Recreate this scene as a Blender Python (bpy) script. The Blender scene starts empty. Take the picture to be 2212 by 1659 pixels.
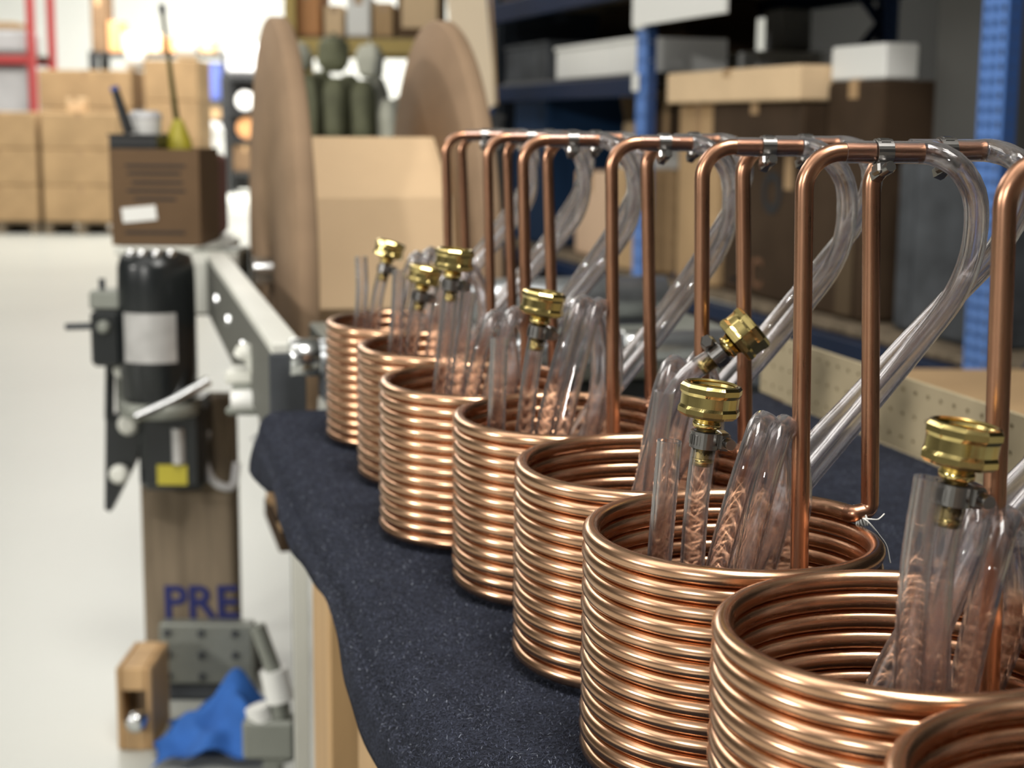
import bpy, math, random
import numpy as np
from mathutils import Vector, Matrix
random.seed(7); rng = np.random.default_rng(7)
C = bpy.context.scene.collection
sc = bpy.context.scene
PI = math.pi

# ------------------------------------------------------------------ camera
TZ = 0.90                                   # worktop height
CAM = np.array([0.0, 0.0, TZ + 0.3353])
PITCH, ROLL, FPX = 0.16614, 0.00866, 3354.2
_f = np.array([0, math.cos(PITCH), -math.sin(PITCH)])
_u0 = np.array([0, math.sin(PITCH), math.cos(PITCH)])
_r0 = np.array([1.0, 0, 0])
_r = math.cos(ROLL) * _r0 + math.sin(ROLL) * _u0
_u = -math.sin(ROLL) * _r0 + math.cos(ROLL) * _u0
cd = bpy.data.cameras.new('camera')
cam = bpy.data.objects.new('camera', cd); C.objects.link(cam)
cam.matrix_world = Matrix(((_r[0], _u[0], -_f[0], CAM[0]), (_r[1], _u[1], -_f[1], CAM[1]), (_r[2], _u[2], -_f[2], CAM[2]), (0, 0, 0, 1)))
cd.sensor_width = 36.0; cd.lens = 36.0 * FPX / 2212
cd.clip_start = 0.02; cd.clip_end = 200
cd.dof.use_dof = True
cd.dof.focus_distance = 0.78
cd.dof.aperture_fstop = cd.lens / 5.3
sc.camera = cam

# ------------------------------------------------------------------ world, lights, exposure
w = bpy.data.worlds.new('world'); sc.world = w; w.use_nodes = True
bg = w.node_tree.nodes['Background']
bg.inputs[0].default_value = (0.9, 0.95, 1.0, 1); bg.inputs[1].default_value = 0.15
sc.view_settings.view_transform = 'Standard'; sc.view_settings.look = 'None'
sc.view_settings.exposure = 0.0; sc.view_settings.gamma = 1.0; sc.view_settings.use_curve_mapping = False
sc.cycles.max_bounces = 16; sc.cycles.transmission_bounces = 16; sc.cycles.transparent_max_bounces = 48
sc.cycles.glossy_bounces = 6; sc.cycles.diffuse_bounces = 3
sc.cycles.sample_clamp_indirect = 4.0
sc.cycles.caustics_reflective = False; sc.cycles.caustics_refractive = True

def area(name, loc, target, sx, sy, power, col=(1, 0.97, 0.92)):
    l = bpy.data.lights.new(name, 'AREA'); l.shape = 'RECTANGLE'; l.size = sx; l.size_y = sy
    l.energy = power; l.color = col
    o = bpy.data.objects.new(name, l); C.objects.link(o); o.location = loc
    d = Vector(target) - Vector(loc); o.rotation_euler = d.to_track_quat('-Z', 'Y').to_euler()
    return o
COL0 = (0.06, 0.95, 0.98)
area('glint_light_side', (COL0[0] - 8.6, COL0[1] - 2.1, 3.6), COL0, 0.6, 0.4, 270)  # low unseen source off to the left, aimed for the copper highlights
area('glint_light_back', (COL0[0] - 4.9, COL0[1] - 7.2, 3.6), COL0, 0.6, 0.4, 270)  # low unseen source behind the camera, for the second highlight column
area('aisle_light_near', (-2.6, 0.6, 5.2), (-1.6, 1.2, 0), 2.4, 5.0, 80)
area('bench_light', (0.5, -0.2, 4.9), (0.1, 1.2, 0.9), 1.2, 2.4, 200)
area('aisle_light_middle', (-4.6, 8.0, 5.2), (-4.6, 8.0, 0), 3.0, 6.0, 230)
area('aisle_light_far', (-4.0, 17.0, 5.2), (-4.0, 17.5, 0), 4.0, 7.0, 700)
area('hall_light_end', (-4.0, 27.5, 5.2), (-4.0, 29.5, 0), 8.0, 7.0, 3600)

# ------------------------------------------------------------------ picture helpers (a pixel and a distance give a point in the hall)
def ray(x, y): return _r * (x - 1106) / FPX - _u * (y - 829.5) / FPX + _f
def PY(x, y, Y): v = ray(x, y); return CAM + v * (Y / v[1])
def PZ(x, y, z): v = ray(x, y); return CAM + v * ((z - CAM[2]) / v[2])

# ------------------------------------------------------------------ materials
MATS = {}
def mat(name, col, rough=0.6, metal=0.0, var=0.0, scale=20.0, bump=0.0, bscale=200.0, spec=0.5, coords='Object', stretch=(1, 1, 1), col2=None):
    if name in MATS: return MATS[name]
    m = bpy.data.materials.new(name); m.use_nodes = True; nt = m.node_tree; N = nt.nodes; L = nt.links
    b = N['Principled BSDF']; b.inputs['Base Color'].default_value = (*col, 1); b.inputs['Roughness'].default_value = rough
    b.inputs['Metallic'].default_value = metal; b.inputs['Specular IOR Level'].default_value = spec
    if var > 0 or bump > 0 or col2:
        tc = N.new('ShaderNodeTexCoord'); mp = N.new('ShaderNodeMapping'); mp.inputs['Scale'].default_value = stretch
        L.new(tc.outputs[coords], mp.inputs['Vector'])
    if var > 0 or col2:
        nz = N.new('ShaderNodeTexNoise'); nz.inputs['Scale'].default_value = scale; nz.inputs['Detail'].default_value = 5
        L.new(mp.outputs[0], nz.inputs['Vector'])
        cr = N.new('ShaderNodeValToRGB')
        cr.color_ramp.elements[0].position = 0.3; cr.color_ramp.elements[1].position = 0.72
        lo = tuple(c * (1 - var) for c in col); hi = col2 if col2 else tuple(min(1, c * (1 + var)) for c in col)
        cr.color_ramp.elements[0].color = (*lo, 1); cr.color_ramp.elements[1].color = (*hi, 1)
        L.new(nz.outputs['Fac'], cr.inputs[0]); L.new(cr.outputs[0], b.inputs['Base Color'])
    if bump > 0:
        n2 = N.new('ShaderNodeTexNoise'); n2.inputs['Scale'].default_value = bscale; n2.inputs['Detail'].default_value = 4
        L.new(mp.outputs[0], n2.inputs['Vector'])
        bp = N.new('ShaderNodeBump'); bp.inputs['Strength'].default_value = bump; bp.inputs['Distance'].default_value = 0.002
        L.new(n2.outputs['Fac'], bp.inputs['Height']); L.new(bp.outputs[0], b.inputs['Normal'])
    MATS[name] = m; return m

def copper_mat(name, c0, c1, r0, r1):
    m = bpy.data.materials.new(name); m.use_nodes = True; nt = m.node_tree; N = nt.nodes; L = nt.links
    b = N['Principled BSDF']; b.inputs['Metallic'].default_value = 1.0
    uv = N.new('ShaderNodeUVMap')
    mp = N.new('ShaderNodeMapping'); mp.inputs['Scale'].default_value = (9, 7, 1)      # u metres along the pipe, v once round it
    L.new(uv.outputs[0], mp.inputs['Vector'])
    nz = N.new('ShaderNodeTexNoise'); nz.inputs['Scale'].default_value = 3.0; nz.inputs['Detail'].default_value = 6; nz.inputs['Roughness'].default_value = 0.65
    L.new(mp.outputs[0], nz.inputs['Vector'])
    tc = N.new('ShaderNodeTexCoord'); nb = N.new('ShaderNodeTexNoise'); nb.inputs['Scale'].default_value = 22; nb.inputs['Detail'].default_value = 3
    L.new(tc.outputs['Object'], nb.inputs['Vector'])
    mx = N.new('ShaderNodeMath'); mx.operation = 'MULTIPLY_ADD'; mx.inputs[1].default_value = 0.6
    sb = N.new('ShaderNodeMath'); sb.operation = 'MULTIPLY'; sb.inputs[1].default_value = 0.4
    L.new(nb.outputs['Fac'], sb.inputs[0]); L.new(nz.outputs['Fac'], mx.inputs[0]); L.new(sb.outputs[0], mx.inputs[2])
    cr = N.new('ShaderNodeValToRGB'); cr.color_ramp.elements[0].position = 0.34; cr.color_ramp.elements[1].position = 0.66
    cr.color_ramp.elements[0].color = (*c0, 1); cr.color_ramp.elements[1].color = (*c1, 1)
    L.new(mx.outputs[0], cr.inputs[0]); L.new(cr.outputs[0], b.inputs['Base Color'])
    mr = N.new('ShaderNodeMapRange'); mr.inputs[1].default_value = 0.3; mr.inputs[2].default_value = 0.7
    mr.inputs[3].default_value = r0; mr.inputs[4].default_value = r1
    L.new(nz.outputs['Fac'], mr.inputs[0]); L.new(mr.outputs[0], b.inputs['Roughness'])
    bp = N.new('ShaderNodeBump'); bp.inputs['Strength'].default_value = 0.12; bp.inputs['Distance'].default_value = 0.0004
    L.new(nz.outputs['Fac'], bp.inputs['Height']); L.new(bp.outputs[0], b.inputs['Normal'])
    MATS[name] = m; return m
M_COPPER = copper_mat('copper', (0.50, 0.275, 0.165), (0.80, 0.50, 0.315), 0.30, 0.18)
M_RISER = copper_mat('copper_riser', (0.36, 0.175, 0.105), (0.58, 0.32, 0.20), 0.38, 0.24)

def vinyl_mat():
    m = bpy.data.materials.new('clear_vinyl'); m.use_nodes = True; nt = m.node_tree; N = nt.nodes; L = nt.links
    N.remove(N['Principled BSDF']); out = N['Material Output']
    gl = N.new('ShaderNodeBsdfGlass'); gl.inputs['IOR'].default_value = 1.42; gl.inputs['Roughness'].default_value = 0.02
    gl.inputs['Color'].default_value = (1.0, 0.99, 0.995, 1)
    tr = N.new('ShaderNodeBsdfTransparent'); tr.inputs[0].default_value = (0.985, 0.975, 0.98, 1)
    gs = N.new('ShaderNodeBsdfGlossy'); gs.inputs['Roughness'].default_value = 0.05
    fr = N.new('ShaderNodeFresnel'); fr.inputs['IOR'].default_value = 1.42
    thin = N.new('ShaderNodeMixShader'); L.new(fr.outputs[0], thin.inputs[0]); L.new(tr.outputs[0], thin.inputs[1]); L.new(gs.outputs[0], thin.inputs[2])
    lw = N.new('ShaderNodeLayerWeight'); lw.inputs['Blend'].default_value = 0.5
    mg = N.new('ShaderNodeMixShader'); mg.inputs[0].default_value = 0.55
    L.new(thin.outputs[0], mg.inputs[1]); L.new(gl.outputs[0], mg.inputs[2])
    tl = N.new('ShaderNodeBsdfTranslucent'); tl.inputs[0].default_value = (0.95, 0.92, 0.94, 1)
    df = N.new('ShaderNodeBsdfDiffuse'); df.inputs[0].default_value = (0.95, 0.92, 0.94, 1)
    hz = N.new('ShaderNodeMixShader'); hz.inputs[0].default_value = 0.5; L.new(tl.outputs[0], hz.inputs[1]); L.new(df.outputs[0], hz.inputs[2])
    mr = N.new('ShaderNodeMapRange'); mr.inputs[1].default_value = 0.3; mr.inputs[2].default_value = 1.0; mr.inputs[3].default_value = 0.006; mr.inputs[4].default_value = 0.12
    L.new(lw.outputs['Facing'], mr.inputs[0])
    mix = N.new('ShaderNodeMixShader'); L.new(mr.outputs[0], mix.inputs[0])
    L.new(mg.outputs[0], mix.inputs[1]); L.new(hz.outputs[0], mix.inputs[2]); L.new(mix.outputs[0], out.inputs['Surface'])
    MATS['clear_vinyl'] = m; return m
M_VINYL = vinyl_mat()
M_BRASS = mat('brass', (0.74, 0.59, 0.24), 0.18, 1.0, var=0.15, scale=60)
M_CLAMP = mat('clamp_steel', (0.30, 0.29, 0.28), 0.28, 1.0)
M_STRING = mat('white_string', (0.85, 0.83, 0.78), 0.9)
M_CARD = mat('cardboard', (0.47, 0.315, 0.17), 0.85, var=0.12, scale=4, bump=0.1, bscale=60, spec=0.12)
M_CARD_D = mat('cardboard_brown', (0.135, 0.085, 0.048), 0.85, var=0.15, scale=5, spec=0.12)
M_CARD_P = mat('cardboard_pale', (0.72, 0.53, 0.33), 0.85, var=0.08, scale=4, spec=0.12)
M_CARD_DARK_SHADE = mat('cardboard_dark_shade', (0.055, 0.035, 0.021), 0.85, var=0.2, scale=5, spec=0.12)  # cardboard with the rack's shade put into its colour; also the dark cradle top
M_TAPE = mat('packing_tape', (0.42, 0.27, 0.14), 0.35)
M_WHITE = mat('white_plastic', (0.80, 0.80, 0.77), 0.45)
M_OFFW = mat('offwhite_paint', (0.66, 0.66, 0.60), 0.45, var=0.05, scale=6)
M_BLACK = mat('black_plastic', (0.014, 0.015, 0.016), 0.4)
M_BLACKM = mat('black_enamel', (0.010, 0.012, 0.013), 0.28)
M_GREY = mat('grey_steel', (0.24, 0.25, 0.22), 0.45, 0.3, var=0.1, scale=8)
M_DGREY = mat('dark_grey_steel', (0.06, 0.065, 0.072), 0.75, 0.0, var=0.35, scale=7, spec=0.2)
M_LGREY = mat('light_grey_film', (0.55, 0.55, 0.56), 0.4, var=0.1, scale=3)
M_SILVER = mat('galvanised_pipe', (0.50, 0.52, 0.54), 0.32, 0.9, var=0.2, scale=25)
M_CHROME = mat('bright_steel', (0.62, 0.63, 0.63), 0.22, 1.0)
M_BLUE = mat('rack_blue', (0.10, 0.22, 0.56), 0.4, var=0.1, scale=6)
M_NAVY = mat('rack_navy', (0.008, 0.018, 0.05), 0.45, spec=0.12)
M_RED = mat('rack_red', (0.45, 0.06, 0.06), 0.5)
M_WOOD = mat('pine_board', (0.47, 0.30, 0.145), 0.65, var=0.2, scale=3, stretch=(8, 8, 0.8))
M_PLY = mat('reel_plywood', (0.28, 0.19, 0.12), 0.75, var=0.14, scale=3, stretch=(1, 1, 3), spec=0.12)
M_WOODD = mat('worn_timber', (0.21, 0.165, 0.115), 0.8, var=0.3, scale=4, stretch=(6, 6, 0.8), spec=0.12)
M_PEG = mat('cream_pegboard', (0.40, 0.33, 0.21), 0.55, var=0.06, scale=20)
M_OLIVE = mat('olive_sack', (0.17, 0.175, 0.105), 0.8, var=0.35, scale=5)
M_PALE = mat('pale_sack', (0.55, 0.55, 0.46), 0.75, var=0.15, scale=4)
M_RAG = mat('blue_rag', (0.025, 0.12, 0.42), 0.85, var=0.15, scale=20)
M_YEL = mat('yellow_paint', (0.42, 0.36, 0.03), 0.5)
M_MUST = mat('mustard_beam', (0.42, 0.30, 0.08), 0.5)
M_BINBLUE = mat('bin_blue', (0.06, 0.09, 0.3), 0.5)
M_INK = mat('blue_ink', (0.012, 0.018, 0.12), 0.7)
M_INKB = mat('black_ink', (0.01, 0.01, 0.012), 0.7)
M_INKR = mat('brown_ink', (0.16, 0.075, 0.035), 0.8)
M_PLATE = mat('name_plate', (0.52, 0.51, 0.50), 0.35, 0.4, var=0.15, scale=25)
M_ORANGE = mat('orange_box', (0.55, 0.26, 0.1), 0.7)
M_FLOOR = mat('concrete_floor', (0.50, 0.51, 0.465), 0.35, var=0.05, scale=0.7)
M_WALL = mat('white_wall', (0.86, 0.87, 0.83), 0.7)
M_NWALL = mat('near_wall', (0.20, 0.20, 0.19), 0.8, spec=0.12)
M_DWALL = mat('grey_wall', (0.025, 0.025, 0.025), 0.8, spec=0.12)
M_CEIL = mat('ceiling_paint', (0.45, 0.45, 0.44), 0.8)

def carpet_mat():
    m = bpy.data.materials.new('navy_carpet'); m.use_nodes = True; nt = m.node_tree; N = nt.nodes; L = nt.links
    b = N['Principled BSDF']; b.inputs['Roughness'].default_value = 0.95; b.inputs['Specular IOR Level'].default_value = 0.15
    b.inputs['Sheen Weight'].default_value = 0.06; b.inputs['Sheen Roughness'].default_value = 0.5; b.inputs['Sheen Tint'].default_value = (0.5, 0.56, 0.75, 1)
    tc = N.new('ShaderNodeTexCoord')
    n1 = N.new('ShaderNodeTexNoise'); n1.inputs['Scale'].default_value = 520; n1.inputs['Detail'].default_value = 4; n1.inputs['Roughness'].default_value = 0.7
    L.new(tc.outputs['Object'], n1.inputs['Vector'])
    n2 = N.new('ShaderNodeTexNoise'); n2.inputs['Scale'].default_value = 45; n2.inputs['Detail'].default_value = 3
    L.new(tc.outputs['Object'], n2.inputs['Vector'])
    ad = N.new('ShaderNodeMath'); ad.operation = 'MULTIPLY_ADD'; ad.inputs[1].default_value = 0.3
    L.new(n2.outputs['Fac'], ad.inputs[0]); L.new(n1.outputs['Fac'], ad.inputs[2])
    cr = N.new('ShaderNodeValToRGB'); e = cr.color_ramp.elements
    e[0].position = 0.55; e[0].color = (0.006, 0.007, 0.012, 1); e[1].position = 0.80; e[1].color = (0.040, 0.046, 0.072, 1)
    L.new(ad.outputs[0], cr.inputs[0]); L.new(cr.outputs[0], b.inputs['Base Color'])
    bp = N.new('ShaderNodeBump'); bp.inputs['Strength'].default_value = 1.0; bp.inputs['Distance'].default_value = 0.006
    L.new(n1.outputs['Fac'], bp.inputs['Height']); L.new(bp.outputs[0], b.inputs['Normal'])
    MATS['navy_carpet'] = m; return m
M_CARPET = carpet_mat()
def fibre_mat():
    m = bpy.data.materials.new('carpet_fibre'); m.use_nodes = True; nt = m.node_tree; N = nt.nodes; L = nt.links
    b = N['Principled BSDF']; b.inputs['Roughness'].default_value = 0.8; b.inputs['Specular IOR Level'].default_value = 0.2
    at = N.new('ShaderNodeAttribute'); at.attribute_name = 'tone'
    cr = N.new('ShaderNodeValToRGB'); e = cr.color_ramp.elements
    e[0].position = 0.0; e[0].color = (0.004, 0.005, 0.010, 1); e[1].position = 0.95; e[1].color = (0.066, 0.074, 0.112, 1)
    x = e.new(0.996); x.color = (0.26, 0.28, 0.33, 1)
    L.new(at.outputs['Fac'], cr.inputs[0]); L.new(cr.outputs[0], b.inputs['Base Color'])
    return m
M_FIBRE = fibre_mat()

# ------------------------------------------------------------------ mesh builder
AX = (np.array([1.0, 0, 0]), np.array([0, 1.0, 0]), np.array([0, 0, 1.0]))
def norm(v): v = np.asarray(v, float); return v / (np.linalg.norm(v) + 1e-12)
class MB:
    def __init__(s): s.v = []; s.f = []; s.sm = []; s.uv = []; s.n = 0
    def add(s, V, F, smooth=False, uv=None):
        V = np.asarray(V, float); s.v.append(V)
        s.f += [tuple(i + s.n for i in f) for f in F]; s.sm += [smooth] * len(F)
        s.uv += (uv if uv is not None else [None] * len(F)); s.n += len(V); return s
    def box(s, c, size, ax=AX, bev=0.0, smooth=False):
        c = np.asarray(c, float); h = np.asarray(size, float) / 2; b = min(bev, *(h * 0.9)) if bev else 0
        if not b:
            V = [c + ax[0] * h[0] * i + ax[1] * h[1] * j + ax[2] * h[2] * k for i in (-1, 1) for j in (-1, 1) for k in (-1, 1)]
            return s.add(V, [(0, 1, 3, 2), (4, 6, 7, 5), (0, 4, 5, 1), (2, 3, 7, 6), (0, 2, 6, 4), (1, 5, 7, 3)], smooth)
        V = []; idx = {}
        for i in (-1, 1):
            for j in (-1, 1):
                for k in (-1, 1):
                    for a in range(3):
                        d = h - b; d = d.copy(); d[a] = h[a]
                        idx[(i, j, k, a)] = len(V); V.append(c + ax[0] * d[0] * i + ax[1] * d[1] * j + ax[2] * d[2] * k)
        F = []
        for a in range(3):
            o1, o2 = (a + 1) % 3, (a + 2) % 3
            for sg in (-1, 1):
                q = []
                for (p1, p2) in ((-1, -1), (1, -1), (1, 1), (-1, 1)):
                    t = [0, 0, 0]; t[a] = sg; t[o1] = p1; t[o2] = p2; q.append(idx[(*t, a)])
                F.append(tuple(q if sg > 0 else q[::-1]))
        for a in range(3):
            o1, o2 = (a + 1) % 3, (a + 2) % 3
            for p1 in (-1, 1):
                for p2 in (-1, 1):
                    t0 = [0, 0, 0]; t0[a] = -1; t0[o1] = p1; t0[o2] = p2; t1 = list(t0); t1[a] = 1
                    q = (idx[(*t0, o1)], idx[(*t1, o1)], idx[(*t1, o2)], idx[(*t0, o2)])
                    F.append(q if p1 * p2 < 0 else q[::-1])
        for i in (-1, 1):
            for j in (-1, 1):
                for k in (-1, 1):
                    q = tuple(idx[(i, j, k, a)] for a in range(3)); F.append(q if i * j * k > 0 else q[::-1])
        return s.add(V, F, smooth)
    def tube(s, pts, r, seg=12, cap=True, smooth=True, up=None):
        P = np.asarray(pts, float); n = len(P); R = np.broadcast_to(np.asarray(r, float), (n,))
        T = np.zeros_like(P); T[1:-1] = P[2:] - P[:-2]; T[0] = P[1] - P[0]; T[-1] = P[-1] - P[-2]
        T /= np.linalg.norm(T, axis=1)[:, None] + 1e-12
        u = np.asarray(up, float) if up is not None else (np.array([0, 0, 1.0]) if abs(T[0][2]) < 0.9 else np.array([1.0, 0, 0]))
        ln = np.concatenate([[0], np.cumsum(np.linalg.norm(np.diff(P, axis=0), axis=1))])
        V = []
        a = np.arange(seg) * 2 * PI / seg; ca, sa = np.cos(a)[:, None], np.sin(a)[:, None]
        for i in range(n):
            u = u - T[i] * (u @ T[i]); u = u / (np.linalg.norm(u) + 1e-12); w_ = np.cross(T[i], u)
            V.append(P[i] + R[i] * (ca * u + sa * w_))
        V = np.concatenate(V)
        F = []; UV = []
        for i in range(n - 1):
            for j in range(seg):
                k = (j + 1) % seg
                F.append((i * seg + j, i * seg + k, (i + 1) * seg + k, (i + 1) * seg + j))
                v0, v1 = j / seg, (j + 1) / seg
                UV.append(((ln[i], v0), (ln[i], v1), (ln[i + 1], v1), (ln[i + 1], v0)))
        s.add(V, F, smooth, UV)
        if cap:
            s.add(V[:seg], [tuple(range(seg))[::-1]]); s.add(V[-seg:], [tuple(range(seg))])
        return s
    def pipe(s, pts, ro, ri, seg=14):
        """open hose: outer wall, bore and the two cut rings"""
        s.tube(pts, ro, seg, cap=False); vo = s.v[-1]; n = len(pts)
        s.tube(pts, ri, seg, cap=False); vi = s.v[-1]
        k = len(s.f) - (n - 1) * seg
        for i in range(k, len(s.f)): s.f[i] = s.f[i][::-1]; s.uv[i] = s.uv[i][::-1] if s.uv[i] else None
        for sl, rev in ((slice(0, seg), False), (slice((n - 1) * seg, n * seg), True)):
            V = np.concatenate([vo[sl], vi[sl]]); F = []
            for j in range(seg):
                q = (j, seg + j, seg + (j + 1) % seg, (j + 1) % seg); F.append(q[::-1] if rev else q)
            s.add(V, F)
        return s
    def lathe(s, prof, o, ax=AX, seg=24, smooth=True, closed=False):
        """prof: (radius, height) pairs along ax[2] from o"""
        o = np.asarray(o, float); V = []
        for (r, z) in prof:
            for j in range(seg):
                a = 2 * PI * j / seg; V.append(o + ax[2] * z + r * (math.cos(a) * ax[0] + math.sin(a) * ax[1]))
        F = []; n = len(prof)
        for i in range(n if closed else n - 1):
            i2 = (i + 1) % n
            for j in range(seg):
                k = (j + 1) % seg; F.append((i * seg + j, i * seg + k, i2 * seg + k, i2 * seg + j))
        s.add(V, F, smooth)
        if not closed:
            if prof[0][0] > 1e-6: s.add(V[:seg], [tuple(range(seg))[::-1]])
            if prof[-1][0] > 1e-6: s.add(V[-seg:], [tuple(range(seg))])
        return s
    def prism(s, pts, o, ax, depth, bev=0):
        """polygon (2-D, counter-clockwise) in the ax[0],ax[1] plane, extruded by depth along ax[2]"""
        n = len(pts); o = np.asarray(o, float)
        V = [o + ax[0] * p[0] + ax[1] * p[1] for p in pts] + [o + ax[0] * p[0] + ax[1] * p[1] + ax[2] * depth for p in pts]
        F = [tuple(range(n))[::-1], tuple(range(n, 2 * n))] + [(i, (i + 1) % n, n + (i + 1) % n, n + i) for i in range(n)]
        return s.add(V, F)
    def perf(s, o, U, W, nu, nv, cell, hr, th, cellv=None):
        """plate of nu x nv cells with a round hole in each, thickness th along U x W"""
        o = np.asarray(o, float); nrm = norm(np.cross(U, W)); cellv = cellv or cell
        sq = [(-.5, -.5), (0, -.5), (.5, -.5), (.5, 0), (.5, .5), (0, .5), (-.5, .5), (-.5, 0)]
        for i in range(nu):
            for j in range(nv):
                c = o + U * cell * (i + .5) + W * cellv * (j + .5); V = []
                for side in (0, 1):
                    off = -nrm * th * side
                    for (a, b) in sq: V.append(c + U * a * cell + W * b * cellv + off)
                    for (a, b) in sq:
                        q = math.atan2(b, a); V.append(c + U * hr * math.cos(q) + W * hr * math.sin(q) + off)
                F = []
                for k in range(8):
                    m = (k + 1) % 8
                    F += [(k, m, 8 + m, 8 + k), (16 + m, 16 + k, 24 + k, 24 + m), (8 + k, 8 + m, 24 + m, 24 + k)]
                s.add(V, F)
        lu, lv = nu * cell, nv * cellv; q = [o, o + U * lu, o + U * lu + W * lv, o + W * lv]
        q += [p - nrm * th for p in q]
        return s.add(q, [(1, 0, 4, 5), (2, 1, 5, 6), (3, 2, 6, 7), (0, 3, 7, 4)])

WL = {}
def props(o, label=None, cat=None, group=None, kind=None):
    if label: o['label'] = label
    if cat: o['category'] = cat
    if group: o['group'] = group
    if kind: o['kind'] = kind
    return o
def thing(name, loc, label, cat, group=None):
    o = bpy.data.objects.new(name, None); o.empty_display_size = 0.05; C.objects.link(o)
    o.location = tuple(loc); WL[o.name] = np.asarray(loc, float)
    return props(o, label, cat, group)
def mk(name, mb, m, parent=None, label=None, cat=None, group=None, kind=None, org=None):
    V = np.concatenate(mb.v)
    if org is None:
        org = np.array([(V[:, 0].min() + V[:, 0].max()) / 2, (V[:, 1].min() + V[:, 1].max()) / 2, V[:, 2].min()])
    me = bpy.data.meshes.new(name); me.from_pydata((V - org).tolist(), [], mb.f); me.update()
    me.polygons.foreach_set('use_smooth', mb.sm)
    if any(u is not None for u in mb.uv):
        uvl = me.uv_layers.new(name='UVMap'); flat = []
        for f, u in zip(mb.f, mb.uv):
            flat += [c for p in (u if u is not None else ((0, 0),) * len(f)) for c in p]
        uvl.data.foreach_set('uv', np.asarray(flat, np.float32))
    me.materials.append(m)
    o = bpy.data.objects.new(name, me); C.objects.link(o)
    if parent is not None:
        o.parent = parent; o.location = tuple(org - WL[parent.name])
    else:
        o.location = tuple(org)
    WL[o.name] = org
    return props(o, label, cat, group, kind)
def bxm(c, size, ax=AX, bev=0.0): return MB().box(c, size, ax, bev)
def text(name, s, o, right, up, size, m, parent, depth=0.0006):
    cu = bpy.data.curves.new(name, 'FONT'); cu.body = s; cu.size = size; cu.extrude = depth; cu.offset = size * 0.02; cu.materials.append(m)
    tmp = bpy.data.objects.new(name, cu); C.objects.link(tmp)
    me = bpy.data.meshes.new_from_object(tmp.evaluated_get(bpy.context.evaluated_depsgraph_get()))
    bpy.data.objects.remove(tmp); bpy.data.curves.remove(cu)
    ob = bpy.data.objects.new(name, me); C.objects.link(ob); n = np.cross(right, up); o = np.asarray(o, float)
    if not me.materials: me.materials.append(m)
    M = Matrix(((right[0], up[0], n[0], o[0]), (right[1], up[1], n[1], o[1]), (right[2], up[2], n[2], o[2]), (0, 0, 0, 1)))
    ob.parent = parent; ob.matrix_local = Matrix.Translation(-Vector(WL[parent.name])) @ M; return ob

def spline(P, step=0.006):
    """centripetal Catmull-Rom through P, resampled"""
    P = [np.asarray(p, float) for p in P]; P = [2 * P[0] - P[1]] + P + [2 * P[-1] - P[-2]]; out = []
    for i in range(1, len(P) - 2):
        p0, p1, p2, p3 = P[i - 1:i + 3]
        t0 = 0; t1 = t0 + np.linalg.norm(p1 - p0) ** .5; t2 = t1 + np.linalg.norm(p2 - p1) ** .5; t3 = t2 + np.linalg.norm(p3 - p2) ** .5
        n = max(2, int(np.linalg.norm(p2 - p1) / step))
        for t in np.linspace(t1, t2, n, endpoint=False):
            A1 = (t1 - t) / (t1 - t0) * p0 + (t - t0) / (t1 - t0) * p1; A2 = (t2 - t) / (t2 - t1) * p1 + (t - t1) / (t2 - t1) * p2
            A3 = (t3 - t) / (t3 - t2) * p2 + (t - t2) / (t3 - t2) * p3
            B1 = (t2 - t) / (t2 - t0) * A1 + (t - t0) / (t2 - t0) * A2; B2 = (t3 - t) / (t3 - t1) * A2 + (t - t1) / (t3 - t1) * A3
            out.append((t2 - t) / (t2 - t1) * B1 + (t - t1) / (t2 - t1) * B2)
    out.append(P[-2]); return out

def bend_path(P, rad, n=8):
    """polyline P with its inner corners rounded"""
    P = [np.asarray(p, float) for p in P]; out = [P[0]]
    for i in range(1, len(P) - 1):
        a, b = norm(P[i - 1] - P[i]), norm(P[i + 1] - P[i]); r = rad[i - 1] if isinstance(rad, (list, tuple)) else rad
        cosang = float(a @ b); half = math.acos(max(-1, min(1, cosang))) / 2; tl = r / math.tan(half)
        tl = min(tl, 0.48 * np.linalg.norm(P[i - 1] - P[i]), 0.48 * np.linalg.norm(P[i + 1] - P[i])) if r > 0 else 0
        r = tl * math.tan(half); c = P[i] + norm(a + b) * (r / math.sin(half)); s0, s1 = P[i] + a * tl, P[i] + b * tl
        v0, v1 = s0 - c, s1 - c; om = math.acos(max(-1, min(1, float(norm(v0) @ norm(v1)))))
        for k in range(n + 1):
            t = k / n; out.append(c + (math.sin((1 - t) * om) * v0 + math.sin(t * om) * v1) / math.sin(om))
    out.append(P[-1]); return out
def densify(P, step=0.02):
    out = [P[0]]
    for a, b in zip(P[:-1], P[1:]):
        n = max(1, int(np.linalg.norm(b - a) / step))
        for k in range(1, n + 1): out.append(a + (b - a) * k / n)
    return out
#@@STRUCTURE
# ------------------------------------------------------------------ the hall
HX0, HX1, HY0, HY1, HZ = -15.0, 6.5, -11.0, 36.0, 5.6
def slab(name, c, s, m): return mk(name, bxm(c, s), m, kind='structure')
cx, cy = (HX0 + HX1) / 2, (HY0 + HY1) / 2
slab('floor', (cx, cy, -0.1), (HX1 - HX0 + .4, HY1 - HY0 + .4, 0.2), M_FLOOR)
slab('ceiling', (cx, cy, HZ + 0.1), (HX1 - HX0 + .4, HY1 - HY0 + .4, 0.2), M_CEIL)
slab('wall_far', (cx, HY1 + 0.1, HZ / 2), (HX1 - HX0 + .4, 0.2, HZ), M_WALL)
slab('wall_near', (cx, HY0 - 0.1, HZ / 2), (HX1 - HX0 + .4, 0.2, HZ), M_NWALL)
slab('wall_left', (HX0 - 0.1, cy, HZ / 2), (0.2, HY1 - HY0, HZ), M_NWALL)
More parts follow.
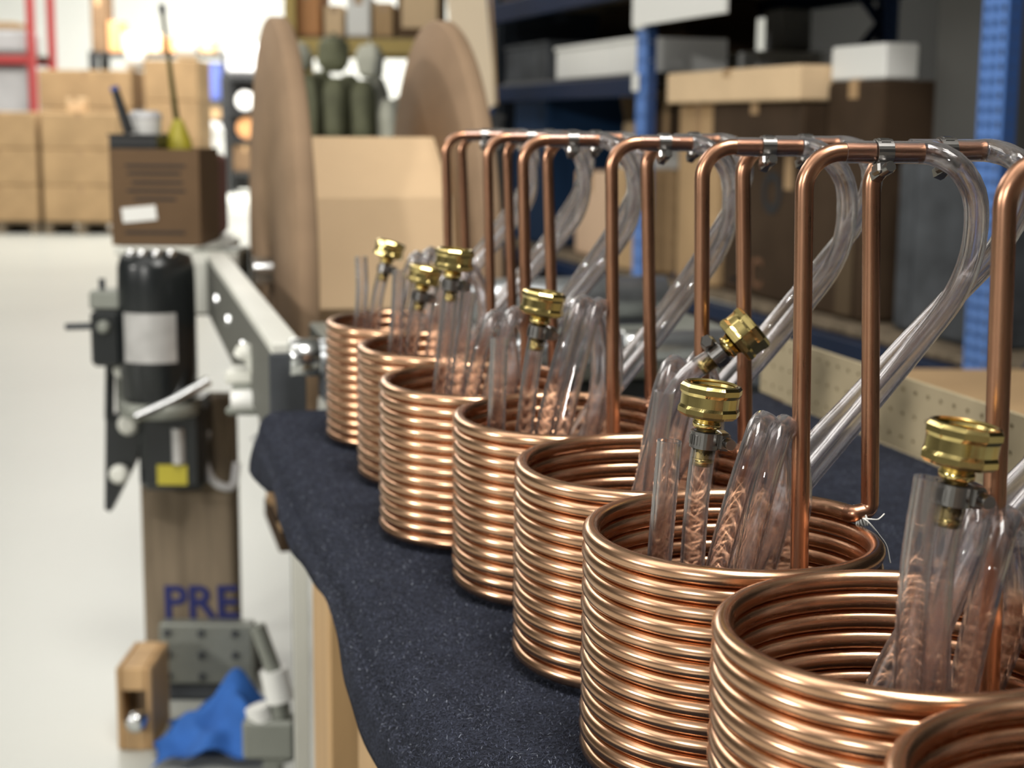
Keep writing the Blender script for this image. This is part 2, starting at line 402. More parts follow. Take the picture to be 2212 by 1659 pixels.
slab('wall_right', (HX1 + 0.1, cy, HZ / 2), (0.2, HY1 - HY0, HZ), M_DWALL)

# ------------------------------------------------------------------ workbench, its carpet cover and the pegboard strip
F0 = np.array([-0.295, 1.786, 0.0]); TA = np.array([-0.2500, 0.9682, 0.0]); TB = np.array([0.9682, 0.2500, 0.0]); UZ = AX[2]
def T(u, v, z): return F0 + TA * u + TB * v + UZ * z
TAX = (TA, TB, UZ)
bench = thing('workbench', T(-0.9, 0.33, 0), 'long workbench under the navy carpet cover, on pine legs', 'workbench')
mk('worktop', bxm(T(-0.925, 0.341, TZ - 0.0195), (1.81, 0.634, 0.024), TAX, 0.003), M_PEG, bench)
for (u, v) in ((-0.10, 0.075), (-0.45, 0.075), (-1.7, 0.06), (-0.10, 0.58), (-1.7, 0.58)):
    mk('leg', bxm(T(u, v, (TZ - 0.033) / 2), (0.14, 0.04, TZ - 0.033), TAX, 0.003), M_WOOD, bench)
for v in (0.065, 0.58):
    mk('apron', bxm(T(-0.90, v, TZ - 0.082), (1.55, 0.03, 0.096), TAX, 0.002), M_WOODD, bench)
mk('lower_shelf', bxm(T(-0.90, 0.32, 0.2), (1.56, 0.46, 0.025), TAX, 0.002), M_WOODD, bench)

# cover: flat on the worktop, rounded over the front edge, wavy hem
def cover_section(u, n_edge=8):
    hem = TZ - float(np.interp(u, [-1.75, -1.3, -1.0, -.909, -.826, -.752, -.653, -.561, -.468, -.375, -.313, -.25, -.194, -.13, -.08, 0],
                               [.06, .05, .060, .0585, .0515, .0485, .043, .0455, .0455, .0405, .036, .041, .051, .064, .072, .070])) + 0.0015 * math.sin(u * 60)
    out = 0.006 * math.sin(u * 14.0 + 0.7)
    pts = []
    for i in range(14): pts.append((0.632 - 0.610 * i / 13, TZ + 0.0))
    rr = 0.024
    for i in range(1, n_edge + 1):
        a = PI / 2 * i / n_edge; pts.append((0.022 - rr * math.sin(a), TZ - rr + rr * math.cos(a)))
    z0 = TZ - rr
    for i in range(1, 8):
        t = i / 7; pts.append((-0.002 - (0.008 + out) * math.sin(t * PI * 0.5), z0 + (hem - z0) * t))
    return pts
us = np.linspace(-1.75, 0.0, 150); secs = [cover_section(u) for u in us]
mb = MB(); V = []; ns = len(secs[0])
for u, s_ in zip(us, secs):
    for (v, z) in s_: V.append(T(u, v, z))
V = np.array(V); F = [(i * ns + j, i * ns + j + 1, (i + 1) * ns + j + 1, (i + 1) * ns + j) for i in range(len(us) - 1) for j in range(ns - 1)]
V2 = V.copy(); inward = np.zeros_like(V)
for k in range(len(V)):
    v, z = secs[k // ns][k % ns]
    if z > TZ - 0.001: inward[k] = -UZ * 0.006
    elif z > TZ - 0.024:
        d = norm(np.array([-(v - 0.022), 0, 0]) * 1.0 + np.array([0, 0, -(z - (TZ - 0.024))])); inward[k] = (TB * d[0] + UZ * d[2]) * 0.006
    else: inward[k] = TB * 0.006
V2 += inward
nV = len(V)
F2 = [tuple(i + nV for i in f[::-1]) for f in F]
n_u = len(us); rim = []
for i in range(n_u - 1):
    a, b = i * ns + ns - 1, (i + 1) * ns + ns - 1; rim.append((a, a + nV, b + nV, b)); a, b = i * ns, (i + 1) * ns; rim.append((b, b + nV, a + nV, a))
for j in range(ns - 1):
    a, b = j, j + 1; rim.append((a, a + nV, b + nV, b)); a, b = (n_u - 1) * ns + j, (n_u - 1) * ns + j + 1; rim.append((b, b + nV, a + nV, a))
mb.add(np.concatenate([V, V2]), [f[::-1] for f in F + F2 + rim], True)
cover = mk('carpet_cover', mb, M_CARPET, None, 'dark navy felt carpet cover draped over the workbench front edge', 'cover')
# loose fibres of the carpet
def fibres():
    n = 260000
    u = -1.75 + 1.75 * rng.random(n) ** 0.8; u = np.where(rng.random(n) < 0.75, -1.45 + 1.45 * rng.random(n), u)
    q = rng.random(n) * 0.80                                     # arc position from the back edge to the hem
    prof = np.array(cover_section(-0.36)); seg = np.concatenate([[0], np.cumsum(np.hypot(*np.diff(prof, axis=0).T))])
    q = q / 0.80 * seg[-1] * 0.985
    v = np.interp(q, seg, prof[:, 0]); z = np.interp(q, seg, prof[:, 1])
    dv = np.interp(q + 0.001, seg, prof[:, 0]) - np.interp(q - 0.001, seg, prof[:, 0]); dz = np.interp(q + 0.001, seg, prof[:, 1]) - np.interp(q - 0.001, seg, prof[:, 1])
    ll = np.hypot(dv, dz); dv /= ll; dz /= ll
    hang = np.clip((TZ - 0.024 - z) / 0.03, 0, 1)
    out = 0.006 * np.sin(u * 14.0 + 0.7)
    v = v - hang * 0 - np.where(hang > 0, (out) * np.sin(hang * PI / 2), 0)
    P = F0[None] + TA[None] * u[:, None] + TB[None] * v[:, None] + UZ[None] * z[:, None]
    t1 = TB[None] * dv[:, None] + UZ[None] * dz[:, None]; t2 = np.broadcast_to(TA, (n, 3)); nn = np.cross(t1, t2)
    nn *= np.sign((nn @ np.array([-0.3, -0.3, 1.0])))[:, None]
    a = rng.random(n) * 2 * PI; d = t1 * np.cos(a)[:, None] + t2 * np.sin(a)[:, None]
    L = 0.0014 + 0.0026 * rng.random(n); lift = 0.0003 + 0.0013 * rng.random(n)
    W = 0.00014 + 0.00010 * rng.random(n); side = np.cross(nn, d)
    A = P - d * L[:, None] / 2 + nn * 0.0002; B = P + nn * lift[:, None] ; D = P + d * L[:, None] / 2 + nn * (lift * 0.5 * rng.random(n))[:, None]
    V = np.stack([A - side * W[:, None], A + side * W[:, None], B - side * W[:, None] + nn * 0, B + side * W[:, None], D], 1).reshape(-1, 3)
    me = bpy.data.meshes.new('carpet_fibres'); org = WL[cover.name]
    me.vertices.add(n * 5); me.vertices.foreach_set('co', (V - org).astype(np.float32).ravel())
    base = (np.arange(n) * 5)[:, None]
    loops = (base + np.array([[0, 1, 3, 2, 2, 3, 4]])).ravel()
    me.loops.add(n * 7); me.loops.foreach_set('vertex_index', loops.astype(np.int32))
    starts = ((np.arange(n) * 7)[:, None] + np.array([[0, 4]])).ravel(); me.polygons.add(n * 2)
    me.polygons.foreach_set('loop_start', starts.astype(np.int32)); me.update(calc_edges=True); me.validate()
    at = me.attributes.new('tone', 'FLOAT', 'POINT'); at.data.foreach_set('value', np.repeat(rng.random(n), 5).astype(np.float32))
    me.materials.append(M_FIBRE)
    o = bpy.data.objects.new('carpet_fibres', me); C.objects.link(o); o.parent = cover; props(o, kind='stuff')
fibres()
# two pale specks of lint
peg = MB(); NPEG = 54
peg.perf(T(0.012 - NPEG * 0.0254, 0.640, TZ + 0.001), TA, UZ, NPEG, 3, 0.0254, 0.0033, 0.005)
mk('pegboard_strip', peg, M_PEG, None, 'narrow cream pegboard strip standing along the back edge of the workbench', 'pegboard')

# ------------------------------------------------------------------ copper immersion chillers
D = 0.00953; RT = D / 2; RC = 0.0782 - RT; NT = 13.0; RINN = 0.0782 - D - 0.0064 - 0.001
VO, VI = 0.0064, 0.0049
def frame_from(z):
    z = norm(z); x = norm(np.cross(np.array([0, 1.0, 0.2]), z)); return (x, np.cross(z, x), z)

def nut_mesh(o, ax):
    mb = MB(); prof = [(0.0086, 0.0, 0), (0.0135, 0.0, 1), (0.0152, 0.0016, 1), (0.0152, 0.0040, 1), (0.0146, 0.0056, .4), (0.0146, 0.0108, .4), (0.0152, 0.0124, 1), (0.0152, 0.0150, 1), (0.0142, 0.0165, .8), (0.0130, 0.0170, 0)]
    z = 0.0166
    for k in range(5): prof += [(0.0119, z - 0.0004, 0), (0.0126, z - 0.0012, 0)]; z -= 0.0022
    prof += [(0.0119, 0.0054, 0), (0.0118, 0.0046, 0), (0.0040, 0.0046, 0)]
    seg = 80; V = []; npoly = 10
    for (r, h, k) in prof:
        for j in range(seg):
            a = 2 * PI * j / seg; w_ = (a % (2 * PI / npoly)) - PI / npoly
            rp = r * 1.0 * (math.cos(PI / npoly) / math.cos(w_)) * 1.035
            rr = r + (rp - r) * k; V.append(o + ax[2] * h + rr * (math.cos(a) * ax[0] + math.sin(a) * ax[1]))
    F = [(i * seg + j, i * seg + (j + 1) % seg, (i + 1) * seg + (j + 1) % seg, (i + 1) * seg + j) for i in range(len(prof) - 1) for j in range(seg)]
    mb.add(V, F, False); return mb

def clamp_mesh(mb, c, axis, r, side):
    """worm-drive clamp: band round `axis` at c, screw housing on the side `side`"""
    ax = frame_from(axis); z = ax[2]; side = norm(side - z * (side @ z)); tang = np.cross(z, side)
    mb.lathe([(r, -0.0042), (r + 0.0010, -0.0042), (r + 0.0010, 0.0042), (r, 0.0042)], c, ax, 28, False, closed=True)
    for k in range(9):                                                # slots of the band
        a = -0.9 + k * 0.22; dr = -side * math.cos(a) + tang * math.sin(a)
        mb.box(c + dr * (r + 0.0011), (0.0005, 0.0012, 0.005), (dr, np.cross(z, dr), z))
    return side, tang, z
def screw_mesh(mb, c, r, side, tang, z):
    h = c + side * (r + 0.0040)
    mb.box(h - side * 0.0012, (0.0060, 0.0105, 0.0092), (side, tang, z), 0.0012)
    ax = frame_from(tang)
    mb.lathe([(0.0026, -0.011), (0.0030, -0.010), (0.0030, 0.0)], h, ax, 14)
    mb.lathe([(0.0030, 0.0), (0.0042, 0.0052), (0.0042, 0.0095), (0.0034, 0.0105)], h, ax, 6, False)

def chiller(idx, cx, cy, label, hp):
    """one chiller; hp: positions of its hose ends and loops, local metres"""
    o = np.array([cx, cy, TZ + 0.0005]); L = lambda x, y, z: o + np.array([x, y, z])
    root = thing('copper_chiller', o, label, 'copper chiller', 'copper coil chillers in a row on the bench')
    # coil: winds down counter-clockwise from the upper riser at the back right
    th0 = hp.get('th0', 0.42); n = int(NT * 84); path = []
    jit = [1 + 0.006 * math.sin(idx * 3.1 + k * 1.9) for k in range(20)]
    ztop = NT * D + RT
    # upper riser
    rx, ry = hp.get('r2', (0.074, 0.032)); top = hp.get('top', 0.323); lean = hp.get('lean', -0.008)
    hd = norm(np.array([0.985, 0.17, 0])); hl2 = hp.get('h2', 0.062)
    r2top = L(rx + lean, ry, top); r2end = r2top + hd * hl2
    tang = np.array([math.sin(th0), -math.cos(th0), 0])
    st = L(RC * math.cos(th0), RC * math.sin(th0), ztop)
    knee = L(rx, ry, ztop + 0.002)
    p_up = densify(bend_path([r2end, r2top, knee, st + tang * 0.004 + UZ * 0.0005, st], [0.019, 0.016, 0.01], 9), 0.012)
    riser2 = [p for p in p_up]
    for i in range(n + 1):
        t = i / 84; a = th0 + 2 * PI * t; k = t % 1; jj = jit[int(t)] * (1 - k) + jit[int(t) + 1] * k
        rr = RC * jj; z = ztop - D * t
        if t > NT - 1: z = max(RT, ztop - D * t)
        if t < 0.35: z = ztop - D * t * 1.0
        path.append(L(rr * math.cos(a), rr * math.sin(a), z))
    # bottom end spirals inwards and turns up as the inner riser
    ix, iy = hp.get('r1', (0.040, 0.012))
    a_end = th0 + 2 * PI * NT; inn = []
    for k in range(1, 22):
        t = k / 21; a = a_end + t * 2.2; r_ = RC - t * (RC - RINN + 0.004); inn.append(L(r_ * math.cos(a), r_ * math.sin(a), RT + 0.009 * min(1, t * 2)))
    mk('coil', MB().tube(path + inn, RT, 12), M_COPPER, root, org=o)
    mk('riser', MB().tube(riser2, RT, 16), M_RISER, root, org=o)
    r1top = L(ix + lean, iy, top - 0.001 + hp.get('dz1', 0)); hd1 = norm(np.array([0.99, 0.12, 0])); hl1 = hp.get('h1', 0.062); r1end = r1top + hd1 * hl1
    foot = L(ix, iy, 0.018)
    p1 = densify(bend_path([r1end, r1top, foot, inn[-1]], [0.019, 0.008], 9), 0.012)
    mk('riser', MB().tube(p1, RT, 16), M_RISER, root, org=o)
    # string tying the upper riser to the rim
    if hp.get('string'):
        sb = MB(); kc = st * 0.45 + knee * 0.55 - UZ * 0.002; kd = norm(knee - st); kax = frame_from(kd)
        for k in range(5):
            pts = [kc + kd * (0.0012 * k - 0.002) + (RT + 0.0009) * (math.cos(q) * kax[0] + math.sin(q) * kax[1]) + kd * 0.0006 * math.sin(q * 2 + k) for q in np.linspace(0, 2 * PI, 20)]
            sb.tube(pts, 0.0006, 6)
        kn = kc - np.array([0, 1, 0]) * (RT + 0.0012)
        sb.tube(spline([kn, kn + np.array([.002, -.002, -.001]), kn + np.array([.005, -.001, -.004]), kn + np.array([.010, .004, -.010]), kn + np.array([.016, .010, -.018]), kn + np.array([.019, .012, -.028])], .002), 0.00045, 5)
        sb.tube(spline([kn, kn + np.array([.004, -.002, .0]), kn + np.array([.009, .002, -.001]), kn + np.array([.013, .006, .001])], .002), 0.00045, 5)
        mk('string_tie', sb, M_STRING, root, org=o)
    # hoses: over the copper end, down into the coil, up and over, down, up to the free end
    bx, by = 0.0, 0.0
    def hose(kind, end, rtop, hd_, hl, off, arch, tip, tipdir):
        s0 = rtop + hd_ * 0.021 + (end - rtop - hd_ * hl) * 0
        a0 = end + hd_ * 0.004
        P = [s0, s0 + hd_ * 0.02, end - hd_ * 0.004, a0]
        e = a0 - o
        dn = hp.get('drop', 1.0)
        dx, dz = e[0] - (0.100 if kind == 'a' else 0.131), e[2] - (0.322 if kind == 'a' else 0.323)
        if kind == 'a':
            Q = [(.110, .008, .317, 1), (.122, .012, .302, 1), (.126, .020, .276, 1), (.122, .032, .250, .9), (.106, .042, .222, .6), (.086, .047, .194, .3), (.062, .047, .164, 0), (.038, .042, .134, 0), (.018, .034, .100, 0), (-.004, .022, .062, 0)]
        else:
            Q = [(.139, .012, .316, 1), (.143, .015, .302, 1), (.136, .030, .274, 1), (.120, .048, .246, .8), (.099, .060, .216, .5), (.076, .062, .187, .2), (.051, .060, .158, 0), (.030, .052, .128, 0), (.006, .042, .092, 0), (-.010, .024, .056, 0)]
        P += [L(x + dx * k, y, z + dz * k) for (x, y, z, k) in Q]
        oy = 0.0 if kind == 'a' else 0.012
        P += [L(-0.022, 0.004 - oy, 0.030), L(-0.026, -0.022 - oy, 0.012 + oy)]
        if arch is not None:
            bq = arch.get('base', (-0.012, -0.028)); ax_, ay_, az_ = arch['top']; w_ = 0.018
            P += [L(bq[0] - 0.008, bq[1] - 0.016, 0.014), L(bq[0], bq[1], 0.045), L(bq[0] * .55 + ax_ * .45, bq[1] * .6 + ay_ * .4, 0.045 + (az_ - 0.045) * .55),
                  L(ax_ - 0.004, ay_ - 0.012, az_ - 0.012), L(ax_ + 0.003, ay_, az_), L(ax_ + 0.012, ay_ + 0.014, az_ - 0.014), L(ax_ + 0.017, ay_ + 0.022, az_ - 0.05),
                  L(arch.get('bk', (ax_ + 0.006, 0))[0], min(0.045, ay_ + 0.03), 0.075), L(ax_ - 0.008, 0.02, 0.025)]
            P += [L(-0.012, -0.004, 0.012)]
        tb = hp['tipbase_' + kind]
        P += [L(tb[0] - 0.002, tb[1] + 0.012, 0.016), L(tb[0], tb[1], 0.05)]
        tip = L(*tip); td = norm(tipdir)
        P += [tip - td * 0.035, tip]
        pts = spline(P, 0.006)
        dd = np.array([float((p - rtop) @ hd_) if k < 40 else 9.0 for k, p in enumerate(pts)])
        kk = np.clip((dd - hl + .004) / .012, 0, 1); n_s = next((k for k in range(len(pts)) if kk[k] >= 1), 12); kk[n_s:] = 1
        return pts, tip, td, kk
    A, B = hp['arch']
    tip_a, dir_a = hp['open']; tip_b, dir_b, nut_z = hp['fit']; tip_b = tuple(np.array(tip_b) + .005 * norm(dir_b))
    pa, ta, da, ka = hose('a', r1end, r1top, hd1, hl1, 0.0, {'top': A, 'base': hp.get('ab_a', (-0.016, -0.030)), 'bk': hp.get('bk', (A[0] + .006, 0))}, tip_a, dir_a)
    mk('hose', MB().pipe(pa, .0058 + (VO - .0058) * ka, VI), M_VINYL, root, 'clear vinyl hose with an open cut end', org=o)
    pb, tb_, db, kb = hose('b', r2end, r2top, hd, hl2, 0.006, {'top': B, 'base': hp.get('ab_b', (0.000, -0.024)), 'bk': hp.get('bk', (B[0] + .006, 0))}, tip_b, dir_b)
    mk('hose', MB().pipe(pb, .0058 + (VO - .0058) * kb, VI), M_VINYL, root, 'clear vinyl hose ending in a brass fitting', org=o)
    # clamps on the copper ends
    for (rt, h_, ln_) in ((r1top, hd1, hl1), (r2top, hd, hl2)):
        c = rt + h_ * (ln_ * 0.66); cb = MB(); fr = clamp_mesh(cb, c, h_, .0059, np.array([0.05, -0.25, -1.0]))
        co = mk('hose_clamp', cb, M_CLAMP, root, org=o); s2 = MB(); screw_mesh(s2, c, .0058, *fr); mk('clamp_screw', s2, M_CLAMP, co, org=o)
    # brass hose fitting in the end of hose b
    ax = frame_from(db); e = tb_
    nut = mk('hose_fitting', nut_mesh(e + db * 0.0075, ax), M_BRASS, root, 'brass garden hose nut with faceted rim', org=o)
    bb = MB().lathe([(0.0036, -0.018), (0.0044, -0.018), (0.0049, -0.014), (0.0044, -0.0138), (0.0050, -0.009), (0.0044, -0.0088), (0.0050, -0.004), (0.0044, -0.0035), (0.0050, 0.001), (0.0072, 0.002), (0.0074, 0.0045), (0.0068, 0.005), (0.0078, 0.0078), (0.0036, 0.0080)], e, ax, 20)
    mk('barb', bb, M_BRASS, nut, org=o)
    cb = MB(); cc = e - db * 0.0045; fr = clamp_mesh(cb, cc, db, VO + 0.0001, np.array([0.9, 0.15, 0.0]) if hp.get('cside', 1) > 0 else np.array([-0.6, 0.2, 0.6])); screw_mesh(cb, cc, VO, *fr)
    mk('hose_clamp', cb, M_CLAMP, nut, org=o)
    return root

def st(x, z, y=-0.02): return (x, y, z)
CH = [
 (1, -0.120, 1.634, 'farthest copper coil chiller, at the far end of the row beside the steel beam',
  dict(r1=(.056, .012), r2=(.072, .034), open=((-.038, -.02, .197), (-.02, 0, 1)), fit=((-.014, -.015, .184), (.25, .05, 1), 0), tipbase_a=(-.045, -.03), tipbase_b=(-.030, -.028), arch=((.016, 0, .196), (.03, .006, .200)))),
 (2, -0.069, 1.455, 'second copper coil chiller from the far end, half hidden behind the third',
  dict(r1=(.052, .012), r2=(.070, .034), open=((-.036, -.02, .200), (.05, 0, 1)), fit=((-.017, -.015, .175), (.2, .0, 1), 0), tipbase_a=(-.045, -.03), tipbase_b=(-.032, -.028), arch=((.006, 0, .190), (.024, .006, .200)))),
 (3, -0.031, 1.255, 'third copper coil chiller from the far end, with an upright brass nut',
  dict(r1=(.046, .014), r2=(.066, .036), open=((-.004, -.03, .203), (.12, 0, 1)), fit=((-.018, -.018, .207), (.10, .0, 1), 0), tipbase_a=(-.020, -.036), tipbase_b=(-.034, -.030), arch=((.014, 0, .180), (.030, .006, .182)))),
 (4, 0.035, 1.105, 'fourth copper coil chiller from the far end, brass nut right of its open hose end',
  dict(r1=(.042, .010), r2=(.069, .036), open=((-.044, -.028, .187), (.03, 0, 1)), fit=((-.017, -.020, .190), (.16, .0, 1), 0), tipbase_a=(-.048, -.030), tipbase_b=(-.032, -.034), arch=((.012, .0, .209), (.024, .008, .206)), ab_a=(-.026, -.034), ab_b=(-.012, -.034), h2=.054, h1=.058)),
 (5, 0.0795, 0.944, 'copper coil chiller whose brass nut tilts over to the side at an angle',
  dict(r1=(.043, .012), r2=(.071, .036), open=((.012, -.026, .177), (.10, 0, 1)), fit=((.045, -.012, .197), (.85, .0, .72), 0), tipbase_a=(.000, -.036), tipbase_b=(-.012, -.020), arch=((.018, .010, .188), (.034, .016, .190)), ab_a=(-.006, -.010), ab_b=(.006, -.006), cside=-1)),
 (6, 0.1155, 0.7865, 'copper coil chiller with white string knotted round its upper riser pipe',
  dict(r1=(.040, .010), r2=(.078, .028), open=((-.036, -.020, .178), (.06, 0, 1)), fit=((-.018, -.018, .178), (.10, .0, 1), 0), tipbase_a=(-.044, -.026), tipbase_b=(-.026, -.028), arch=((.011, .0, .184), (.023, .006, .181)), ab_a=(-.022, -.028), ab_b=(-.006, -.026), string=True)),
 (7, 0.163, 0.625, 'nearest whole copper coil chiller, in front of the one tied with white string',
  dict(r1=(.043, .006), r2=(.078, .030), open=((.004, -.020, .197), (.10, 0, 1)), fit=((.0135, -.020, .190), (.13, .0, 1), 0), tipbase_a=(-.004, -.028), tipbase_b=(.008, -.032), arch=((.028, .0, .180), (.040, .004, .174)), ab_a=(-.004, -.014), ab_b=(.016, -.020))),
 (8, 0.199, 0.464, 'copper coil chiller cut off by the lower right corner of the picture',
  dict(r1=(.040, .012), r2=(.074, .034), open=((-.034, -.02, .160), (.1, 0, 1)), fit=((.000, -.015, .170), (.1, .0, 1), 0), tipbase_a=(-.040, -.026), tipbase_b=(-.010, -.028), arch=((.012, 0, .178), (.03, .006, .176)))),
]
for (i, x, y, lb, hp) in CH: chiller(i, x, y, lb, hp)
#@@BACK
# ------------------------------------------------------------------ generic packed goods
def corner_box(px0, py0, px1, py1, Y, z0=None):
    """centre, width, z0, z1 of an upright face seen between two pixels at distance Y"""
    a, b = PY(px0, (py0 + py1) / 2, Y), PY(px1, (py0 + py1) / 2, Y)
    mid = (px0 + px1) / 2
    zt = PY(mid, py0, Y)[2]; zb = PY(mid, py1, Y)[2] if z0 is None else z0
    return (a[0] + b[0]) / 2, b[0] - a[0], zb, zt
def carton(x, w_, y0, d_, z0, z1, label, m=None, group=None, ax=AX, name='carton', tape=True, cat='carton', flaps=False, print_=None):
    """x: centre of the front face, y0: its distance; the box reaches d_ behind it"""
    m = m or M_CARD; X, Y_ = ax[0], ax[1]; o = np.array([x, y0, 0.0])
    base = o + Y_ * d_ / 2 + UZ * z0; h = z1 - z0
    r = thing(name, base, label, cat, group)
    mk('carton_body', bxm(base + UZ * h / 2, (w_, d_, h), ax, min(0.012, h * .06)), m, r)
    if tape:
        tb = MB().box(base + UZ * (h + 0.001), (0.06, d_ * .99, 0.002), ax); tb.box(o + UZ * (z1 - h * .12) - Y_ * 0.001, (0.06, 0.002, h * .24), ax)
        mk('tape', tb, M_TAPE, r)
    if flaps:
        for sg in (-1, 1):
            fd = norm(X * sg * 0.55 + UZ); c = base + UZ * h + X * sg * w_ / 2 + fd * 0.09
            mk('flap', bxm(c, (0.006, d_ * .96, 0.18), (np.cross(Y_, fd), Y_, fd), 0.002), m, r)
    return r

# ------------------------------------------------------------------ far end of the hall, left
def pallet(cx_, y0, w_, d_, label, group='pallets', z0=0.0, m=M_WOODD, ax=AX):
    o = np.array([cx_, y0, z0]) + ax[1] * d_ / 2; r = thing('pallet', o, label, 'pallet', group)
    n = 6
    for i in range(n): mk('deck_board', bxm(o + ax[1] * (-d_ / 2 + d_ * (i + .5) / n) + UZ * 0.125, (w_, d_ / n * .72, 0.022), ax), m, r)
    for j in (-1, 0, 1): mk('stringer', bxm(o + ax[0] * j * (w_ / 2 - 0.05) + UZ * 0.057, (0.09, d_, 0.112), ax), m, r)
    return r
tiers = ['bottom', 'second', 'third', 'top']
YC = 17.0
xa, wa, _, zt = corner_box(-88, 240, 82, 490, YC); xb, wb, _, zt2 = corner_box(88, 240, 258, 490, YC)
for (xx, ww, nm) in ((xa, wa, 'at the picture edge'), (xb, wb, 'behind the brown box')):
    pallet(xx, YC, ww * .98, 0.9, 'low timber pallet under the tan carton stack ' + nm)
    hs = (zt - 0.14) / 3
    for k in range(3):
        carton(xx, ww * .97, YC, 0.85, 0.138 + hs * k, 0.138 + hs * (k + 1) - 0.004, f'{tiers[k] if k < 2 else "top"} tan carton of the nearer pallet stack {nm}', M_CARD, 'tan cartons on the floor pallets')
YD = 19.0
for (p0, p1, ptop, nm, nt_) in ((84, 284, 150, 'wide', 4), (312, 428, 128, 'narrow', 4)):
    xx, ww, _, zt3 = corner_box(p0, ptop, p1, 300, YD); hs = (zt3 - 0.002) / nt_
    for k in range(nt_):
        carton(xx, ww, YD, 0.8, 0.001 + hs * k, 0.001 + hs * (k + 1) - 0.004, f'{tiers[k]} tan carton in the {nm} stack behind the pallet stacks', M_CARD, 'tan cartons stacked behind')
    zs = zt3
    rx_, rw_, _, _ = corner_box(265 if nm == 'wide' else 375, 120, 303 if nm == 'wide' else 420, 160, YD)
    r = thing('film_roll', (rx_, YD + .25, zs), f'white plastic film roll lying on the {nm} carton stack', 'roll', 'white film rolls')
    mk('film', MB().lathe([(0.11, -rw_ / 2), (0.12, -rw_ / 2 + .01), (0.12, rw_ / 2 - .01), (0.11, rw_ / 2)], (rx_, YD + .25, zs + 0.118), (AX[1], AX[2], AX[0]), 20), M_WHITE, r)
    mk('core', MB().lathe([(0.04, -rw_ / 2 - .015), (0.04, rw_ / 2 + .015)], (rx_, YD + .25, zs + 0.118), (AX[1], AX[2], AX[0]), 14), M_CARD_D, r)
x_, w_, _, zt4 = corner_box(132, 215, 168, 240, YC)
carton(x_, w_, YC + .2, 0.2, zt, zt4 + 0.02, 'small pale carton on top of the floor stack behind the brown box', M_CARD_P)
# red rack with a wrapped load, at the left edge
YR = 20.5
rr = thing('red_rack', (PY(0, 260, YR)[0], YR, 0), 'red pallet rack frame at the far left edge', 'rack')
for px in (-260, 68):
    x_ = PY(px, 100, YR)[0]
    for dy in (0, 0.9): mk('post', bxm((x_, YR + dy, 1.9), (0.10, 0.08, 3.8), AX, 0.006), M_RED, rr)
xl, xr = PY(-260, 100, YR)[0], PY(68, 100, YR)[0]; zb = PY(20, 128, YR)[2]
for z_ in (zb, zb + 1.9):
    for dy in (0, .9): mk('beam', bxm(((xl + xr) / 2, YR + dy, z_), (xr - xl, 0.05, 0.11), AX, 0.005), M_RED, rr)
mk('rack_deck', bxm(((xl + xr) / 2, YR + .45, zb + 0.06), (xr - xl, 0.86, 0.02)), M_GREY, rr)
x_, w_, _, z1 = corner_box(-120, 62, 50, 120, YR)
wl = thing('wrapped_load', (x_, YR + .45, zb + .073), 'grey film wrapped load on the red rack shelf', 'wrapped load'); mk('film_wrap', bxm((x_, YR + .45, (zb + .074 + z1) / 2), (w_, .7, z1 - zb - .076), AX, .05), M_LGREY, wl); mk('wrapped_box', bxm((x_, YR + .45, z1 + .05), (w_ * .7, .5, .1), AX, .02), M_CARD, wl)
x_, w_, _, z1 = corner_box(-160, 140, 76, 300, YR)
wl = thing('wrapped_load', (x_, YR + .45, 0), 'tall grey film wrapped load on the floor under the red rack shelf', 'wrapped load'); mk('film_wrap', bxm((x_, YR + .45, .07 + (z1 - .07) / 2), (w_, .75, z1 - .07), AX, .08), M_LGREY, wl); mk('skid', bxm((x_, YR + .45, .035), (w_, .75, .07)), M_WOODD, wl)
# black shelving far behind
YS = 29.0
sx0, sx1 = PY(205, 200, YS)[0], PY(492, 200, YS)[0]; zs1 = PY(340, 118, YS)[2]
sh = thing('black_shelving', ((sx0 + sx1) / 2, YS, 0), 'black steel shelving unit against the far white wall', 'shelving')
for x_ in (sx0, sx1):
    for dy in (0, .8): mk('post', bxm((x_, YS + dy, (zs1 + .05) / 2), (0.16, 0.1, zs1 + .05)), M_BLACK, sh)
levels = [zs1, PY(460, 220, YS)[2], PY(460, 262, YS)[2], PY(460, 370, YS)[2]]
for z_ in levels: mk('shelf', bxm(((sx0 + sx1) / 2, YS + .4, z_), (sx1 - sx0, .8, .07)), M_BLACK, sh)
def on(px0, px1, py0, z0, Y, label, m, d=.6, cat='carton', nm='carton', tape=True):
    x_, w2, _, z1 = corner_box(px0, py0, px1, py0 + 10, Y); return carton(x_, w2, Y, d, z0 + .036, z1, label, m, None, AX, nm, tape, cat)
on(194, 226, -20, zs1 + .0, YS + .1, 'tall dark brown carton on top of the black shelving', M_CARD_D)
on(232, 258, 45, zs1, YS + .1, 'orange brown carton on the black shelving beside the tall dark one', M_ORANGE)
on(262, 345, 72, zs1, YS + .1, 'wide pale carton on the black shelving behind the rod', M_CARD_P)
on(352, 384, 80, zs1, YS + .1, 'small orange carton on the black shelving top', M_ORANGE)
on(390, 460, 88, zs1, YS + .1, 'low tan carton at the end of the black shelving top', M_CARD)
on(436, 480, 135, levels[1], YS + .1, 'blue bin on the second shelf of the black shelving', M_BINBLUE, .5, 'bin', 'storage_bin', False)
on(432, 482, 226, levels[2], YS + .1, 'tan carton on the third shelf of the black shelving', M_CARD)
